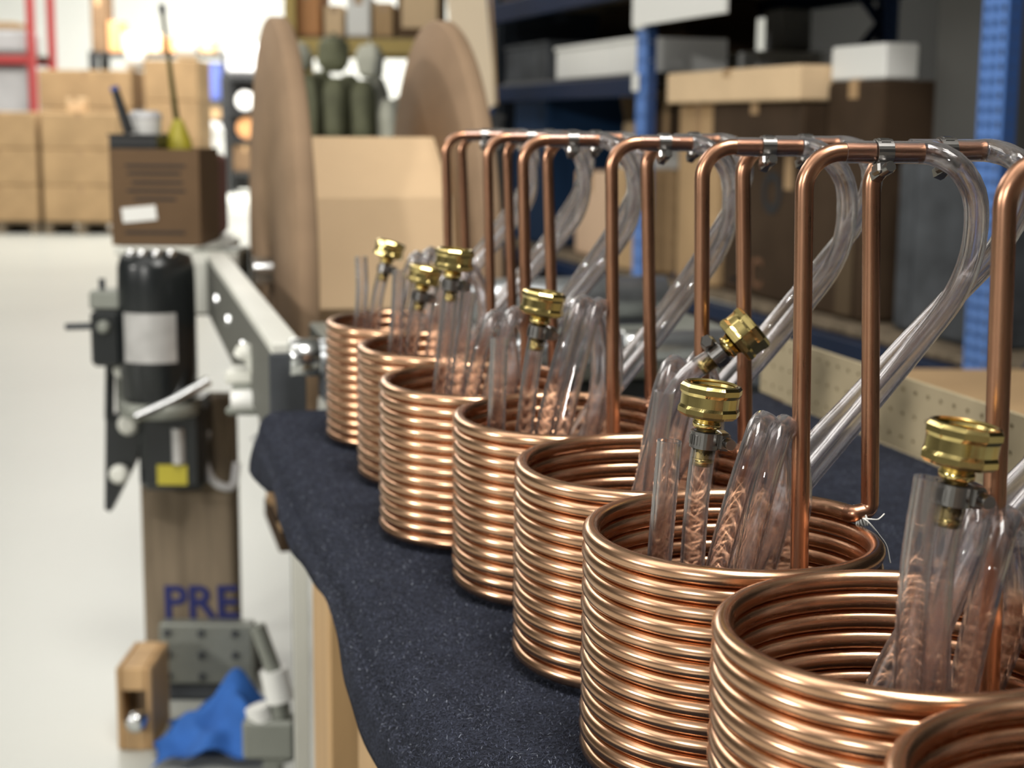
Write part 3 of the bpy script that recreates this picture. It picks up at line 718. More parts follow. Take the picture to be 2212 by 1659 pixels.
# dark stand right of it with round white and orange goods
YB = 27.0
bx0, bx1 = PY(486, 200, YB)[0], PY(572, 200, YB)[0]; zc = [PY(530, 372, YB)[2], PY(530, 300, YB)[2], PY(530, 238, YB)[2], PY(530, 165, YB)[2]]
sd = thing('dark_rack', ((bx0 + bx1) / 2, YB, 0), 'dark open rack left of the plywood reel, far off', 'rack')
for x_ in (bx0, bx1):
    for dy in (0, .7): mk('post', bxm((x_, YB + dy, zc[3] / 2), (0.13, 0.1, zc[3])), M_BLACK, sd)
for z_ in zc: mk('shelf', bxm(((bx0 + bx1) / 2, YB + .35, z_ - .03), (bx1 - bx0, .7, .06)), M_BLACK, sd)
mk('back_panel', bxm(((bx0 + bx1) / 2, YB + .72, zc[3] / 2), (bx1 - bx0, .02, zc[3] - .1)), M_BLACK, sd)
for (p0, p1, py, zz, lb, m) in ((506, 548, 196, zc[2], 'white spool on the middle shelf of the dark rack', M_WHITE), (508, 556, 252, zc[1], 'white spool with orange flange on the lower shelf of the dark rack', M_WHITE)):
    x_, w2, _, z1 = corner_box(p0, py, p1, py + 40, YB); zz += .004; r_ = (z1 - zz) / 2 - 0.002
    r = thing('spool', (x_, YB + .3, zz), lb, 'spool'); ax = (AX[0], AX[2], -AX[1])
    mk('winding', MB().lathe([(r_ * .8, -.18), (r_ * .8, .18)], (x_, YB + .3, zz + r_), ax, 20), m, r)
    for dz in (-.2, .2): mk('flange', MB().lathe([(r_, -.02), (r_, .02)], (x_, YB + .3, zz + r_), (ax[0], ax[1], ax[2]), 24) if dz > 0 else MB().lathe([(r_, .18), (r_, .21)], (x_, YB + .3, zz + r_), ax, 24), M_ORANGE if 'orange' in lb else M_WHITE, r)
on(502, 556, 312, zc[0] - .034, YB + .05, 'brown carton on the lowest shelf of the dark rack', M_CARD_D, .5)
x_, w2, _, z1 = corner_box(486, 92, 560, 165, YB)
r = thing('wrapped_bundle', (x_, YB + .35, zc[3]), 'grey film wrapped bundle on top of the dark rack', 'bundle'); mk('film_wrap', bxm((x_, YB + .35, (zc[3] + z1) / 2), (w2, .6, z1 - zc[3]), AX, .1), M_LGREY, r)
# white drum
YW = 23.5
x_, w2, _, z1 = corner_box(422, 262, 484, 400, YW)
r = thing('white_drum', (x_, YW, 0), 'tall white plastic drum behind the brown box, with rounded lid', 'drum')
mk('drum_body', MB().lathe([(w2 / 2 - .02, 0), (w2 / 2, .03), (w2 / 2, z1 * .8), (w2 / 2 - .02, z1 * .83)], (x_, YW, 0), AX, 28), M_WHITE, r)
mk('lid', MB().lathe([(w2 / 2, z1 * .835), (w2 / 2 + .01, z1 * .86), (w2 / 2 - .04, z1 * .97), (0.03, z1)], (x_, YW, 0), AX, 28), M_WHITE, r)

# ------------------------------------------------------------------ olive sacks and cartons in the middle distance
def sack(c, sx, sy, sz, m, label, seed, group=None, nk_=False):
    """a filled, slumped sack standing on its base"""
    rs = np.random.default_rng(seed); nu, nv = 20, 12; V = []; F = []
    ph = rs.random(6) * 6.28
    for i in range(nv + 1):
        t = i / nv; el = -PI / 2 + PI * t
        for j in range(nu):
            a = 2 * PI * j / nu; ce, se = math.cos(el), math.sin(el)
            ca, sa = math.copysign(abs(math.cos(a)) ** .6, math.cos(a)), math.copysign(abs(math.sin(a)) ** .6, math.sin(a))
            k = 1 + .07 * math.sin(3 * a + ph[0] + 2 * el) + .05 * math.sin(5 * a + ph[1]) * ce + .05 * math.sin(7 * el + ph[2])
            V.append([c[0] + sx / 2 * k * (ce ** .55 if ce > 0 else 0) * ca, c[1] + sy / 2 * k * (ce ** .55 if ce > 0 else 0) * sa, c[2] + sz / 2 + sz / 2 * math.copysign(abs(se) ** .8, se)])
    F = [(i * nu + j, i * nu + (j + 1) % nu, (i + 1) * nu + (j + 1) % nu, (i + 1) * nu + j) for i in range(nv) for j in range(nu)]
    r = thing('filled_sack', c, label, 'sack', group)
    mk('sack_body', MB().add(V, F, True), m, r)
    if nk_: nk = MB().lathe([(sx * .10, sz * .96), (sx * .06, sz * 1.02), (sx * .10, sz * 1.10), (sx * .04, sz * 1.11)], c, AX, 10); mk('tied_neck', nk, m, r)
    return r
YO = 9.0
def at(px, py, Y): return PY(px, py, Y)
gx0, gx1 = at(596, 300, YO)[0], at(860, 300, YO)[0]
zg = at(730, 318, YO)[2]
cr = thing('timber_crate', ((gx0 + gx1) / 2, YO + .35, 0), 'plank crate carrying the olive sacks behind the plywood reel', 'crate')
for k in range(6):
    mk('plank', bxm(((gx0 + gx1) / 2, YO + .02, (k + .5) * zg / 6), (gx1 - gx0, .03, zg / 6 - .012), AX, .003), M_WOODD, cr)
for x_ in (gx0 + .03, gx1 - .03): mk('side_board', bxm((x_, YO + .47, zg / 2), (.04, .86, zg - .02)), M_WOODD, cr)
mk('crate_top', bxm(((gx0 + gx1) / 2, YO + .47, zg - .012), (gx1 - gx0 - .09, .86, .02)), M_WOODD, cr)
tops = {}
for row, dy in ((0, .24), (1, .62)):
    for k in range(5):
        px = 612 + 58 * k + (0 if row == 0 else 27); Yk = YO + dy; p = at(px, 300, Yk); zt_ = at(px, (176, 158, 166, 172, 214)[k] - (6 if row else 0), Yk)[2]
        m = M_PALE if (row, k) in ((0, 4), (1, 3), (0, 1)) and k != 1 else M_OLIVE
        sack(np.array([p[0], Yk, zg + .001]), 57 / FPX * Yk * .90, .32, (zt_ - zg), m, ('front' if row == 0 else 'rear') + f' row {"pale" if m is M_PALE else "olive"} sack on the plank crate, ' + ['nearest the left plywood flange', 'second from the left plywood flange', 'in the middle', 'second from the right plywood flange', 'nearest the right plywood flange'][k], 7 * row + k, 'sacks on the plank crate')
        if row == 0: tops[k] = zt_
for i, (px, py, wpx, m, lb) in enumerate(((640, 92, 74, M_PALE, 'pale sack lying on top of the olive sacks, next to the left flange'), (722, 78, 70, M_OLIVE, 'olive sack lying on top of the pile in the middle'), (800, 96, 62, M_PALE, 'pale sack lying on top of the olive sacks, next to the right flange'))):
    Yk = YO + .24; p = at(px, 160, Yk); zb_ = max(tops[k] for k in ((0, 1), (1, 2, 3), (3, 4))[i]) + .002; zt_ = at(px, py, Yk)[2]
    sack(np.array([p[0], Yk, zb_]), wpx / FPX * YO * .9, .34, max(.12, zt_ - zb_), m, lb, 20 + i, None, True)
# mustard rack behind with cartons
YM = 11.0
mx0, mx1 = at(628, 80, YM)[0], at(985, 80, YM)[0]; zm = at(760, 84, YM)[2]
mr = thing('mustard_rack', ((mx0 + mx1) / 2, YM, 0), 'mustard coloured rack behind the olive sacks', 'rack')
for x_ in (mx0, mx1):
    for dy in (0, .9): mk('post', bxm((x_, YM + dy, 1.35), (.08, .07, 2.7), AX, .005), M_MUST, mr)
for z_ in (zm, zm + 1.2):
    for dy in (0, .9): mk('beam', bxm(((mx0 + mx1) / 2, YM + dy, z_ - .05), (mx1 - mx0, .05, .10), AX, .004), M_MUST, mr)
mk('rack_deck', bxm(((mx0 + mx1) / 2, YM + .45, zm + .008), (mx1 - mx0, .85, .016)), M_WOODD, mr)
for (p0, p1, py, lb, m) in ((628, 692, -30, 'orange brown carton on the mustard rack, leftmost', M_ORANGE), (700, 742, 12, 'pale carton on the mustard rack beside the orange brown one', M_CARD_P), (748, 800, -12, 'white carton on the mustard rack between two tan ones', M_WHITE), (806, 850, 6, 'tan carton on the mustard rack right of the white one', M_CARD)):
    on(p0, p1, py, zm - .018, YM + .05, lb, m, .55)
x_, w2, _, z1 = corner_box(856, -30, 955, 40, YM)
carton(x_, w2, YM + .04, .6, zm + .017, z1, 'large tan carton with dark brown sides at the end of the mustard rack', M_CARD_D)
mk('print_panel', bxm((x_, YM + .036, (zm + z1) / 2 + .03), (w2 * .78, .006, (z1 - zm) * .72)), M_CARD_P, bpy.data.objects[[o.name for o in bpy.data.objects if o.name.startswith('carton') and o.get('label', '').startswith('large tan carton with dark')][0]])

# ------------------------------------------------------------------ plywood reel with cardboard wrap
RZ = 0.95; RR = 0.48; rl0, rl1 = np.array([-0.452, 3.0, RZ]), np.array([-0.150, 3.078, RZ])
rax = (TA, UZ, TB)
reel = thing('plywood_reel', (rl0 + rl1) / 2 - UZ * RR, 'large reel with two round plywood flanges and a cardboard wrapped drum', 'reel')
for c in (rl0, rl1):
    mk('flange', MB().lathe([(0.05, -0.016), (RR - .004, -0.016), (RR, -0.012), (RR, 0.012), (RR - .004, 0.016), (0.05, 0.016)], c, rax, 72, True, True), M_PLY, reel)
nn = 8; dr = MB(); rd = 0.262; ln = float(np.linalg.norm(rl1 - rl0)) - 0.034
V = []
mid = (rl0 + rl1) / 2
for e in (-1, 1):
    for k in range(nn):
        a = 2 * PI * (k + 0.22) / nn; V.append(mid + TB * e * ln / 2 + rd * (math.cos(a) * TA + math.sin(a) * UZ))
dr.add(V, [tuple(range(nn))[::-1], tuple(range(nn, 2 * nn))] + [(k, (k + 1) % nn, nn + (k + 1) % nn, nn + k) for k in range(nn)])
mk('cardboard_wrap', dr, M_CARD_P, reel)
mk('axle', MB().lathe([(.028, -.206), (.028, .206)], mid, rax, 16), M_CHROME, reel)
rs = thing('reel_cradle', (mid[0], mid[1], 0), 'dark timber cradle block under the plywood reel', 'cradle')
pz = RZ - RR - .002
mk('cradle_top', bxm(np.array([mid[0], mid[1], pz - .02]), (.29, .36, .04), TAX, .003), M_CARD_DARK_SHADE, rs)
for (i, j) in ((-1, -1), (-1, 1), (1, -1), (1, 1)): mk('leg', bxm(mid * np.array([1, 1, 0]) + TA * i * .13 + TB * (j * .05 + .06) + UZ * (pz - .04) / 2, (.06, .06, pz - .04), TAX, .003), M_WOODD, rs)
for i in (-1, 1):
    for j in (-1, 1):
        c = mid * np.array([1, 1, 0]) + TB * (j * .156 - .02) + UZ * (pz + .0005)
        mk('chock', MB().prism([(.075, 0), (.14, 0), (.14, .018)] if i > 0 else [(-.14, 0), (-.075, 0), (-.14, .018)], c, (TA, UZ, TB), .04), M_WOOD, rs)
# ------------------------------------------------------------------ tube winding machine beyond the bench
B0, B1 = np.array([-0.655, 3.40, 0]), np.array([-0.285, 1.945, 0]); bl = float(np.linalg.norm(B1 - B0)); BA = norm(B0 - B1); BB = np.array([BA[1], -BA[0], 0]); BAX = (BA, BB, UZ)
mach = thing('winding_machine', B0 * 0.6 + B1 * 0.4, 'grey tube winding machine with long steel beam and two silver rollers', 'machine')
bc = (B0 + B1) / 2
cb = MB().box(bc + UZ * 0.952, (bl, 0.040, 0.014), BAX, .002)
mk('beam_top', cb, M_OFFW, mach)
cb = MB().box(bc + UZ * 0.885 - BB * 0.014, (bl, 0.012, 0.12), BAX, .001).box(bc + UZ * .822 + BB * .004, (bl, .04, .012), BAX, .001)
mk('beam_web', cb, mat('beam_grey', (.12, .12, .105), .6, spec=.2), mach)
mk('end_plate', bxm(B1 + UZ * 0.878, (0.012, 0.046, 0.134), BAX, .001), M_DGREY, mach)
mk('end_leg', bxm(B1 + BA * .02 + BB * .012 + UZ * 0.405, (0.03, 0.016, 0.81), BAX, .002), M_DGREY, mach); mk('leg_lip', bxm(B1 + BA * .0 + BB * .012 + UZ * .40, (.004, .02, .80), BAX, .001), M_OFFW, mach)
for k in range(3):
    mk('beam_bolt', MB().lathe([(.011, 0), (.011, .006), (.006, .008)], bc + BA * (k - 1) * .32 - BB * .02 + UZ * .895, (BA, UZ, -BB), 6, False), M_CHROME, mach)
def roller(z, r, y_l, p_r, Y0, name, collar):
    a = PY(y_l, 0, Y0); a = np.array([a[0], Y0, z]); t = 0
    slope = (p_r - 1106) / FPX; s_ = (slope * a[1] - a[0]) / (TB[0] - slope * TB[1]); b = a + TB * s_
    o = mk(name, MB().lathe([(r * .8, -0.001), (r, .003), (r, s_ - .003), (r * .8, s_)], a, (TA, UZ, TB), 28), M_SILVER, mach)
    for cpos in collar:
        c = a + TB * s_ * cpos; mk('collar', MB().lathe([(r * 1.02, -.018), (r * 1.12, -.016), (r * 1.12, .016), (r * 1.02, .018)], c, (TA, UZ, TB), 28), M_CHROME, o)
    return a, b
ra, rb = roller(0.948, 0.0215, 640, 1660, 1.90, 'roller', (0.005, 0.70, 0.975))
rc_, rd_ = roller(0.968, 0.036, 900, 1436, 2.32, 'roller', ())
bedc = (rc_ + rb) / 2
mk('machine_bed', bxm(T(0.36, 0.44, 0.915), (0.44, 0.62, 0.03), TAX, .003), M_GREY, mach)
mk('bed_base', bxm(T(0.36, 0.44, 0.45), (0.40, 0.56, 0.89), TAX, .004), M_DGREY, mach)
for (p, q) in ((ra, .93), (rb, .93)):
    mk('roller_bracket', bxm(np.array([p[0], p[1], .92]) + TB * (.03 if p is ra else -.02), (.05, .012, .05), TAX, .002), M_DGREY, mach)
mk('roller_support', bxm(rc_ * .5 + rd_ * .5 - UZ * .03, (.04, float(np.linalg.norm(rd_ - rc_)) * .96, .03), TAX, .002), M_DGREY, mach)
# junction box, motor, gearbox and column at the far end of the beam
YG = 3.2
x_, w2, z0_, z1_ = corner_box(412, 540, 520, 682, YG + .14)
jb = mk('junction_box', bxm((x_, YG + .2, (z0_ + z1_) / 2), (w2, .13, z1_ - z0_), AX, .006), M_GREY, mach)
mk('box_lid', bxm((x_, YG + .132, (z0_ + z1_) / 2), (w2 * .94, .006, (z1_ - z0_) * .92), AX, .002), M_OFFW, jb)
# column with printed letters
x_, w2, z0_, z1_ = corner_box(308, 860, 518, 1515, YG + .02); z0_ = 0.10
col = mk('column', bxm((x_ - .008, YG + .065, (0.06 + z1_) / 2), (w2 * .95, .08, z1_ - .06), AX, .006), M_WOODD, mach)
lt = PY(352, 1335, YG + .02)
text('printed_letters', 'PRE', (lt[0], YG + .0235, lt[2]), AX[0] * .999 + UZ * .03, UZ, .102, M_INK, col)
x2, w3, za, zb_ = corner_box(342, 1352, 545, 1482, YG - .03)
pl = mk('bolted_plate', bxm((x2, YG + .0, (za + zb_) / 2), (w3, .04, zb_ - za), AX, .004), M_GREY, mach)
for i in range(3):
    for j in range(3):
        mk('bolt', MB().lathe([(.008, 0), (.008, .006), (.004, .008)], (x2 + (i - 1) * w3 * .36 - .01, YG - .02, (za + zb_) / 2 + (j - 1) * (zb_ - za) * .36), (AX[0], AX[2], -AX[1]), 6, False), M_DGREY, pl)
mk('column_base', bxm((x_ + .01, YG + .12, .03), (.21, .26, .06), AX, .008), M_DGREY, mach)
mo = thing  # (the motor is a part of the machine)
xm, wm, zm0, zm1 = corner_box(250, 545, 416, 868, YG - .1); rm = wm / 2; oc = np.array([xm, YG - .1 + rm * .4, 0])
mot = mk('motor', MB().lathe([(rm * .86, zm0), (rm * .97, zm0 + .01), (rm * .97, zm0 + .05), (rm, zm0 + .055), (rm, zm1 - .07), (rm * .985, zm1 - .03), (rm * .9, zm1 - .008), (rm * .6, zm1), (0.0, zm1 + .004)], oc, AX, 40), M_BLACKM, mach)
nz0, nz1 = PY(335, 778, YG - .1)[2], PY(335, 672, YG - .1)[2]; pm = MB(); V = []; Fq = []
for i in range(13):
    a = -PI / 2 - .75 + 1.45 * i / 12
    for (z_, r_) in ((nz0, rm + .002), (nz1, rm + .002)): V.append(oc + np.array([math.cos(a) * r_, math.sin(a) * r_, z_]))
Fq = [(2 * i, 2 * i + 2, 2 * i + 3, 2 * i + 1) for i in range(12)]
mk('name_plate', pm.add(V, Fq, True), M_PLATE, mot)
for k in range(4):
    a = -PI / 2 + (k - 1.5) * .5; mk('cap_screw', MB().lathe([(.009, 0), (.009, .012), (.004, .014)], oc + np.array([math.cos(a) * rm * .75, math.sin(a) * rm * .75, zm1 - .006]), AX, 10), M_CHROME, mot)
x_, w2, z0_, z1_ = corner_box(296, 872, 440, 1062, YG - .08)
gb = mk('gearbox', bxm((x_, YG - .0, (z0_ + z1_) / 2), (w2, .16, z1_ - z0_), AX, .015), M_BLACKM, mach)
x2, w3, za, zb_ = corner_box(340, 1004, 405, 1047, YG - .08); mk('warning_label', bxm((x2, YG - .081, (za + zb_) / 2), (w3, .003, zb_ - za)), M_YEL, gb)
x2, w3, za, zb_ = corner_box(372, 925, 400, 1000, YG - .08); mk('oil_gauge', MB().lathe([(w3 / 2, za), (w3 / 2, zb_)], (x2, YG - .082, 0), AX, 12), M_PLATE, gb)
pA, pB = PY(292, 902, YG - .16), PY(452, 822, YG - .1); mk('clamp_lever', MB().tube([pA, (pA + pB) / 2 - UZ * .004, pB], .011, 12), M_CHROME, mach)
mk('motor_flange', MB().lathe([(rm * 1.0, zm0 - .03), (rm * 1.05, zm0 - .028), (rm * 1.05, zm0), (rm * .9, zm0 + .001)], oc, AX, 32), M_GREY, mach)
x_, w2, z0_, z1_ = corner_box(196, 672, 262, 792, YG - .1)
br = mk('switch_block', bxm((x_, YG - .06, (z0_ + z1_) / 2), (w2, .09, z1_ - z0_), AX, .008), M_BLACKM, mach)
c_ = PY(224, 706, YG - .11); mk('switch_knob', MB().lathe([(.013, 0), (.013, .012), (.008, .015)], (c_[0], YG - .105, c_[2]), (AX[0], AX[2], -AX[1]), 14), M_GREY, br)
mk('bracket_top', bxm((x_, YG - .06, z1_ + .02), (w2 * 1.1, .07, .04), AX, .006), M_GREY, br)
pA, pB = PY(142, 706, YG - .06), PY(200, 704, YG - .06); mk('feed_rod', MB().tube([pA, pB], .007, 10), M_DGREY, mach)
pA, pB = PY(220, 602, YG - .06), PY(222, 664, YG - .06); mk('stop_pin', MB().tube([pA, pB], .007, 10), M_DGREY, mach)
pA, pB = PY(238, 790, YG - .05), PY(236, 905, YG - .05); mk('guide_bar', MB().tube([pA, pB], .010, 10), M_BLACKM, mach)
q = [PY(228, 895, YG - .05), PY(226, 1100, YG - .05), PY(238, 1106, YG - .05), PY(296, 990, YG - .05), PY(306, 890, YG - .05)]
mk('cutter_guard', MB().prism([(p[0], p[2]) for p in q], (0, YG - .05, 0), (AX[0], AX[2], AX[1]), .03), M_BLACKM, mach)
for (px, py, r_) in ((262, 800, .017), (276, 918, .022), (256, 1026, .02)):
    c_ = PY(px, py, YG - .07); mk('clamp_knob', MB().lathe([(r_ * .8, 0), (r_, .006), (r_, .02), (r_ * .6, .026)], (c_[0], YG - .05, c_[2]), (AX[0], AX[2], -AX[1]), 18), M_OFFW, mach)
mk('knob_strut', bxm(((PY(262, 860, YG - .04)[0]), YG - .03, PY(262, 860, YG)[2]), (.02, .02, .12)), M_GREY, mach)
# white quick clamp on the near side of the beam
YQ = 2.25
def qb(name, x0, y0, x1, y1, d, m, bev=.004):
    x_, w2, z0_, z1_ = corner_box(x0, y0, x1, y1, YQ); return mk(name, bxm((x_, YQ + d / 2, (z0_ + z1_) / 2), (w2, d, z1_ - z0_), AX, bev), m, mach)
qb('clamp_base', 484, 802, 574, 830, .06, M_OFFW); qb('clamp_block', 500, 828, 600, 850, .07, M_GREY)
pA, pB = PY(526, 764, YQ), PY(556, 808, YQ); mk('clamp_handle', MB().tube(spline([PY(520, 772, YQ), PY(530, 756, YQ), PY(545, 775, YQ), PY(562, 808, YQ)], .004), .0125, 12), M_OFFW, mach)
pA, pB = PY(502, 866, YQ), PY(588, 860, YQ); mk('clamp_roller', MB().tube([pA, pB], .0155, 16), M_WHITE, mach)
qb('clamp_foot', 486, 880, 560, 898, .05, M_GREY); qb('clamp_arm', 572, 800, 628, 880, .05, M_GREY)
# power cable
mk('power_cable', MB().tube(spline([PY(446, 930, YG - .02), PY(440, 985, YG - .03), PY(462, 1040, YG - .03), PY(500, 1052, YG - .02), PY(512, 1000, YG)], .01), .009, 10), M_LGREY, mach)
# floor-level things beside the machine
YF = 2.9
x_, w2, z0_, z1_ = corner_box(268, 1450, 345, 1620, YF)
x_ -= .02; sb = thing('wood_block', (x_, YF + .1, 0), 'tan timber block with a dark slot beside the machine column, on the floor', 'block')
mk('block_body', MB().box((x_ - w2 * .42, YF + .1, z1_ / 2), (w2 * .16, .16, z1_), AX, .004).box((x_ + w2 * .42, YF + .1, z1_ / 2), (w2 * .16, .16, z1_), AX, .004).box((x_, YF + .1, z1_ - .025), (w2 * .7, .16, .05), AX, .004).box((x_, YF + .1, .03), (w2 * .7, .16, .06), AX, .004), M_WOOD, sb)
mk('bolt', MB().lathe([(.02, 0), (.02, .03), (.01, .034)], (x_ + .01, YF + .012, z1_ * .42), (AX[0], AX[2], -AX[1]), 12), M_CHROME, sb); mk('slot_panel', bxm((x_, YF + .12, z1_ * .5), (w2 * .69, .1, z1_ * .6)), M_WOODD, sb)
# blue rag
def rag():
    c = PZ(455, 1640, 0.0); c = np.array([c[0] + .012, c[1] + .05, 0]); n = 34; V = []; Fq = []
    for i in range(n):
        for j in range(n):
            u, v = i / (n - 1) * 2 - 1, j / (n - 1) * 2 - 1; r2_ = u * u + v * v
            h = .115 * math.exp(-1.15 * ((u - .25) ** 2 + v * v)) * (1 + .16 * math.sin(5 * u + 3 * v) + .14 * math.sin(7 * v - 4 * u + 1)) + .012 * math.sin(8 * u + 5 * v) * .5 + .012
            V.append([c[0] + u * .115 + .01 * math.sin(6 * v), c[1] + v * .12 + .01 * math.sin(7 * u), max(.003, h)])
    Fq = [(i * n + j, (i + 1) * n + j, (i + 1) * n + j + 1, i * n + j + 1) for i in range(n - 1) for j in range(n - 1)]
    V2 = [[a, b, max(0.0008, z - .0025)] for a, b, z in V]; m_ = n * n; Fb = [tuple(k + m_ for k in f[::-1]) for f in Fq]
    rim = []
    for i in range(n - 1):
        for (a, b) in ((i, i + 1), ((n - 1) * n + i + 1, (n - 1) * n + i), ((i + 1) * n, i * n), (i * n + n - 1, (i + 1) * n + n - 1)): rim.append((a, b, b + m_, a + m_)[::-1])
    mk('cleaning_rag', MB().add(V + V2, Fq + Fb + rim, True), M_RAG, None, 'crumpled blue cleaning rag on the floor in front of the machine column', 'rag')
rag()
# white adjustable leg stand right of the column
YL = 2.55
stnd = thing('leg_stand', np.array([PY(590, 1500, YL)[0], YL, 0]), 'white and steel jointed leg stand between the machine and the bench', 'stand')
def tb(name, a, b, r_, m): mk(name, MB().tube([PY(*a, YL), PY(*b, YL)], r_, 14), m, stnd)
tb('upper_tube', (556, 1352), (592, 1450), .014, M_GREY); tb('sleeve', (590, 1446), (606, 1512), .024, M_WHITE); tb('lower_tube', (604, 1512), (616, 1640), .017, M_GREY)
tb('side_sleeve', (556, 1526), (572, 1570), .023, M_WHITE); mk('hinge_block', bxm(PY(584, 1590, YL), (.09, .05, .07), AX, .006), M_GREY, stnd)
pf = PY(590, 1640, YL); mk('base_plate', bxm((pf[0], YL, .01), (.2, .16, .02), AX, .003), M_DGREY, stnd); mk('base_post', bxm((pf[0], YL, (pf[2] + .03) / 2), (.03, .03, pf[2] + .0), AX, .003), M_GREY, stnd)
# brown box on the junction end of the beam with things in it
YX = 3.42
x_, w2, z0_, z1_ = corner_box(240, 322, 432, 530, YX)
zsup = z0_
sp = mk('tool_shelf', bxm((x_ + .02, YX + .14, zsup - .012), (w2 * 1.15, .30, .02), AX, .003), M_OFFW, mach)
mk('shelf_post', bxm((x_ + .02, YX + .16, zsup / 2 - .011), (.05, .05, zsup - .022), AX, .003), M_GREY, mach)
bb_ = thing('brown_box', (x_, YX + .12, zsup), 'dark brown cardboard box of tools standing over the black motor', 'box')
h_ = z1_ - zsup; d_ = .22; th_ = .006
mk('front_panel', bxm((x_, YX, zsup + h_ / 2), (w2, th_, h_)), M_CARD_D, bb_); mk('back_panel', bxm((x_, YX + d_, zsup + h_ / 2), (w2, th_, h_)), M_CARD_D, bb_)
for sg in (-1, 1): mk('side_panel', bxm((x_ + sg * (w2 / 2 - th_ / 2), YX + d_ / 2, zsup + h_ / 2), (th_, d_ - th_, h_)), M_CARD_D, bb_)
mk('base_panel', bxm((x_, YX + d_ / 2, zsup + th_ / 2), (w2 - .013, d_ - .007, th_)), M_CARD_D, bb_)
x2, w3, za, zb_ = corner_box(264, 446, 338, 478, YX - .004); mk('paper_label', bxm((x2, YX - .0045, (za + zb_) / 2), (w3, .002, zb_ - za), (AX[0] * .995 + UZ * .1, AX[1], UZ * .995 - AX[0] * .1)), M_WHITE, bb_)
for k, (py, L0, L1) in enumerate(((356, 270, 400), (372, 275, 390), (392, 285, 395), (410, 275, 400), (428, 290, 380), (500, 270, 400))):
    x2, w3, za, zb_ = corner_box(L0, py, L1, py + 5, YX - .004); mk('printed_line', bxm((x2, YX - .0036, (za + zb_) / 2), (w3, .001, zb_ - za)), M_INKB, bb_)
# right-hand reddish box behind it
x2, w3, za, zb_ = corner_box(418, 335, 470, 525, YX + .25); sp2 = carton(x2, w3, YX + .25, .14, zsup, zb_, 'narrow reddish brown carton right behind the dark brown box', mat('red_brown_card', (.16, .06, .045), .8), None, AX, 'carton', False)
mk('shelf_extension', bxm((x2, YX + .32, zsup - .012), (w3 * 1.1, .20, .02), AX), M_OFFW, mach)
# things standing in / on the box
lid = thing('black_tray', (x_ - .01, YX + .11, z1_), 'shallow black tray lying across the open brown box', 'tray'); x2, w3, za, zb_ = corner_box(247, 290, 348, 318, YX + .05)
tr = MB().box((x2, YX + .11, z1_ + .003), (w3, .21, .006), AX)
for sg in (-1, 1): tr.box((x2 + sg * (w3 / 2 - .003), YX + .11, z1_ + .016), (.006, .21, .026)).box((x2, YX + .11 + sg * .102, z1_ + .016), (w3 - .012, .006, .026))
mk('tray_body', tr, M_BLACK, lid); mk('tray_rim', bxm((x2, YX + .003, z1_ + .030), (w3 + .006, .008, .004)), M_BLACK, lid); mk('tray_rim', bxm((x2, YX + .217, z1_ + .030), (w3 + .006, .008, .004)), M_BLACK, lid)
x2, w3, za, zb_ = corner_box(276, 246, 344, 292, YX + .1); jar = thing('white_tub', (x2, YX + .12, z1_ + .0068), 'white plastic tub standing in the black tray', 'tub')
mk('tub_body', MB().lathe([(w3 / 2 * .86, 0), (w3 / 2 * .9, .004), (w3 / 2, (zb_ - z1_) * .7), (w3 / 2 * 1.0, (zb_ - z1_) * .75)], (x2, YX + .12, z1_ + .0068), AX, 24), M_WHITE, jar)
mk('lid', MB().lathe([(w3 / 2 * 1.04, (zb_ - z1_) * .755), (w3 / 2 * 1.04, (zb_ - z1_) * .9), (w3 / 2 * .75, zb_ - z1_)], (x2, YX + .12, z1_ + .0068), AX, 24), M_LGREY, jar)
pA, pB = PY(247, 190, YX + .07), PY(280, 288, YX + .07); pB[2] = max(pB[2], z1_ + .012)
mkr = thing('black_marker', pB, 'black tool handle with blue end leaning out of the black tray', 'tool'); mk('handle', MB().tube([pA, pA * .5 + pB * .5, pB], [.009, .011, .012], 12), M_BLACK, mkr); mk('end_cap', MB().tube([pA + (pA - pB) * .03, pA + (pB - pA) * .06], .0098, 12), M_BINBLUE, mkr)
pA, pB = PY(349, 10, YX + .14), PY(385, 285, YX + .14); pB2 = np.array([pB[0], pB[1], z1_ - .05])
rod = thing('grease_gun', pB2, 'thin olive rod with yellow base standing up out of the brown box', 'tool'); mid_ = pA + (pB - pA) * .26
mk('rod', MB().tube([pA + (pB - pA) * .02, mid_, pB, pB2], [.0045, .0045, .008, .009], 10), mat('olive_metal', (.10, .085, .02), .4, .5), rod); mk('rod_tip', MB().tube([pA, pA + (pB - pA) * .07], .0068, 10), M_BLACK, rod)
mk('yellow_base', MB().lathe([(.032, 0), (.034, .01), (.03, .05), (.014, .09), (.010, .10)], pB2 + UZ * .015, AX, 18), M_YEL, rod)

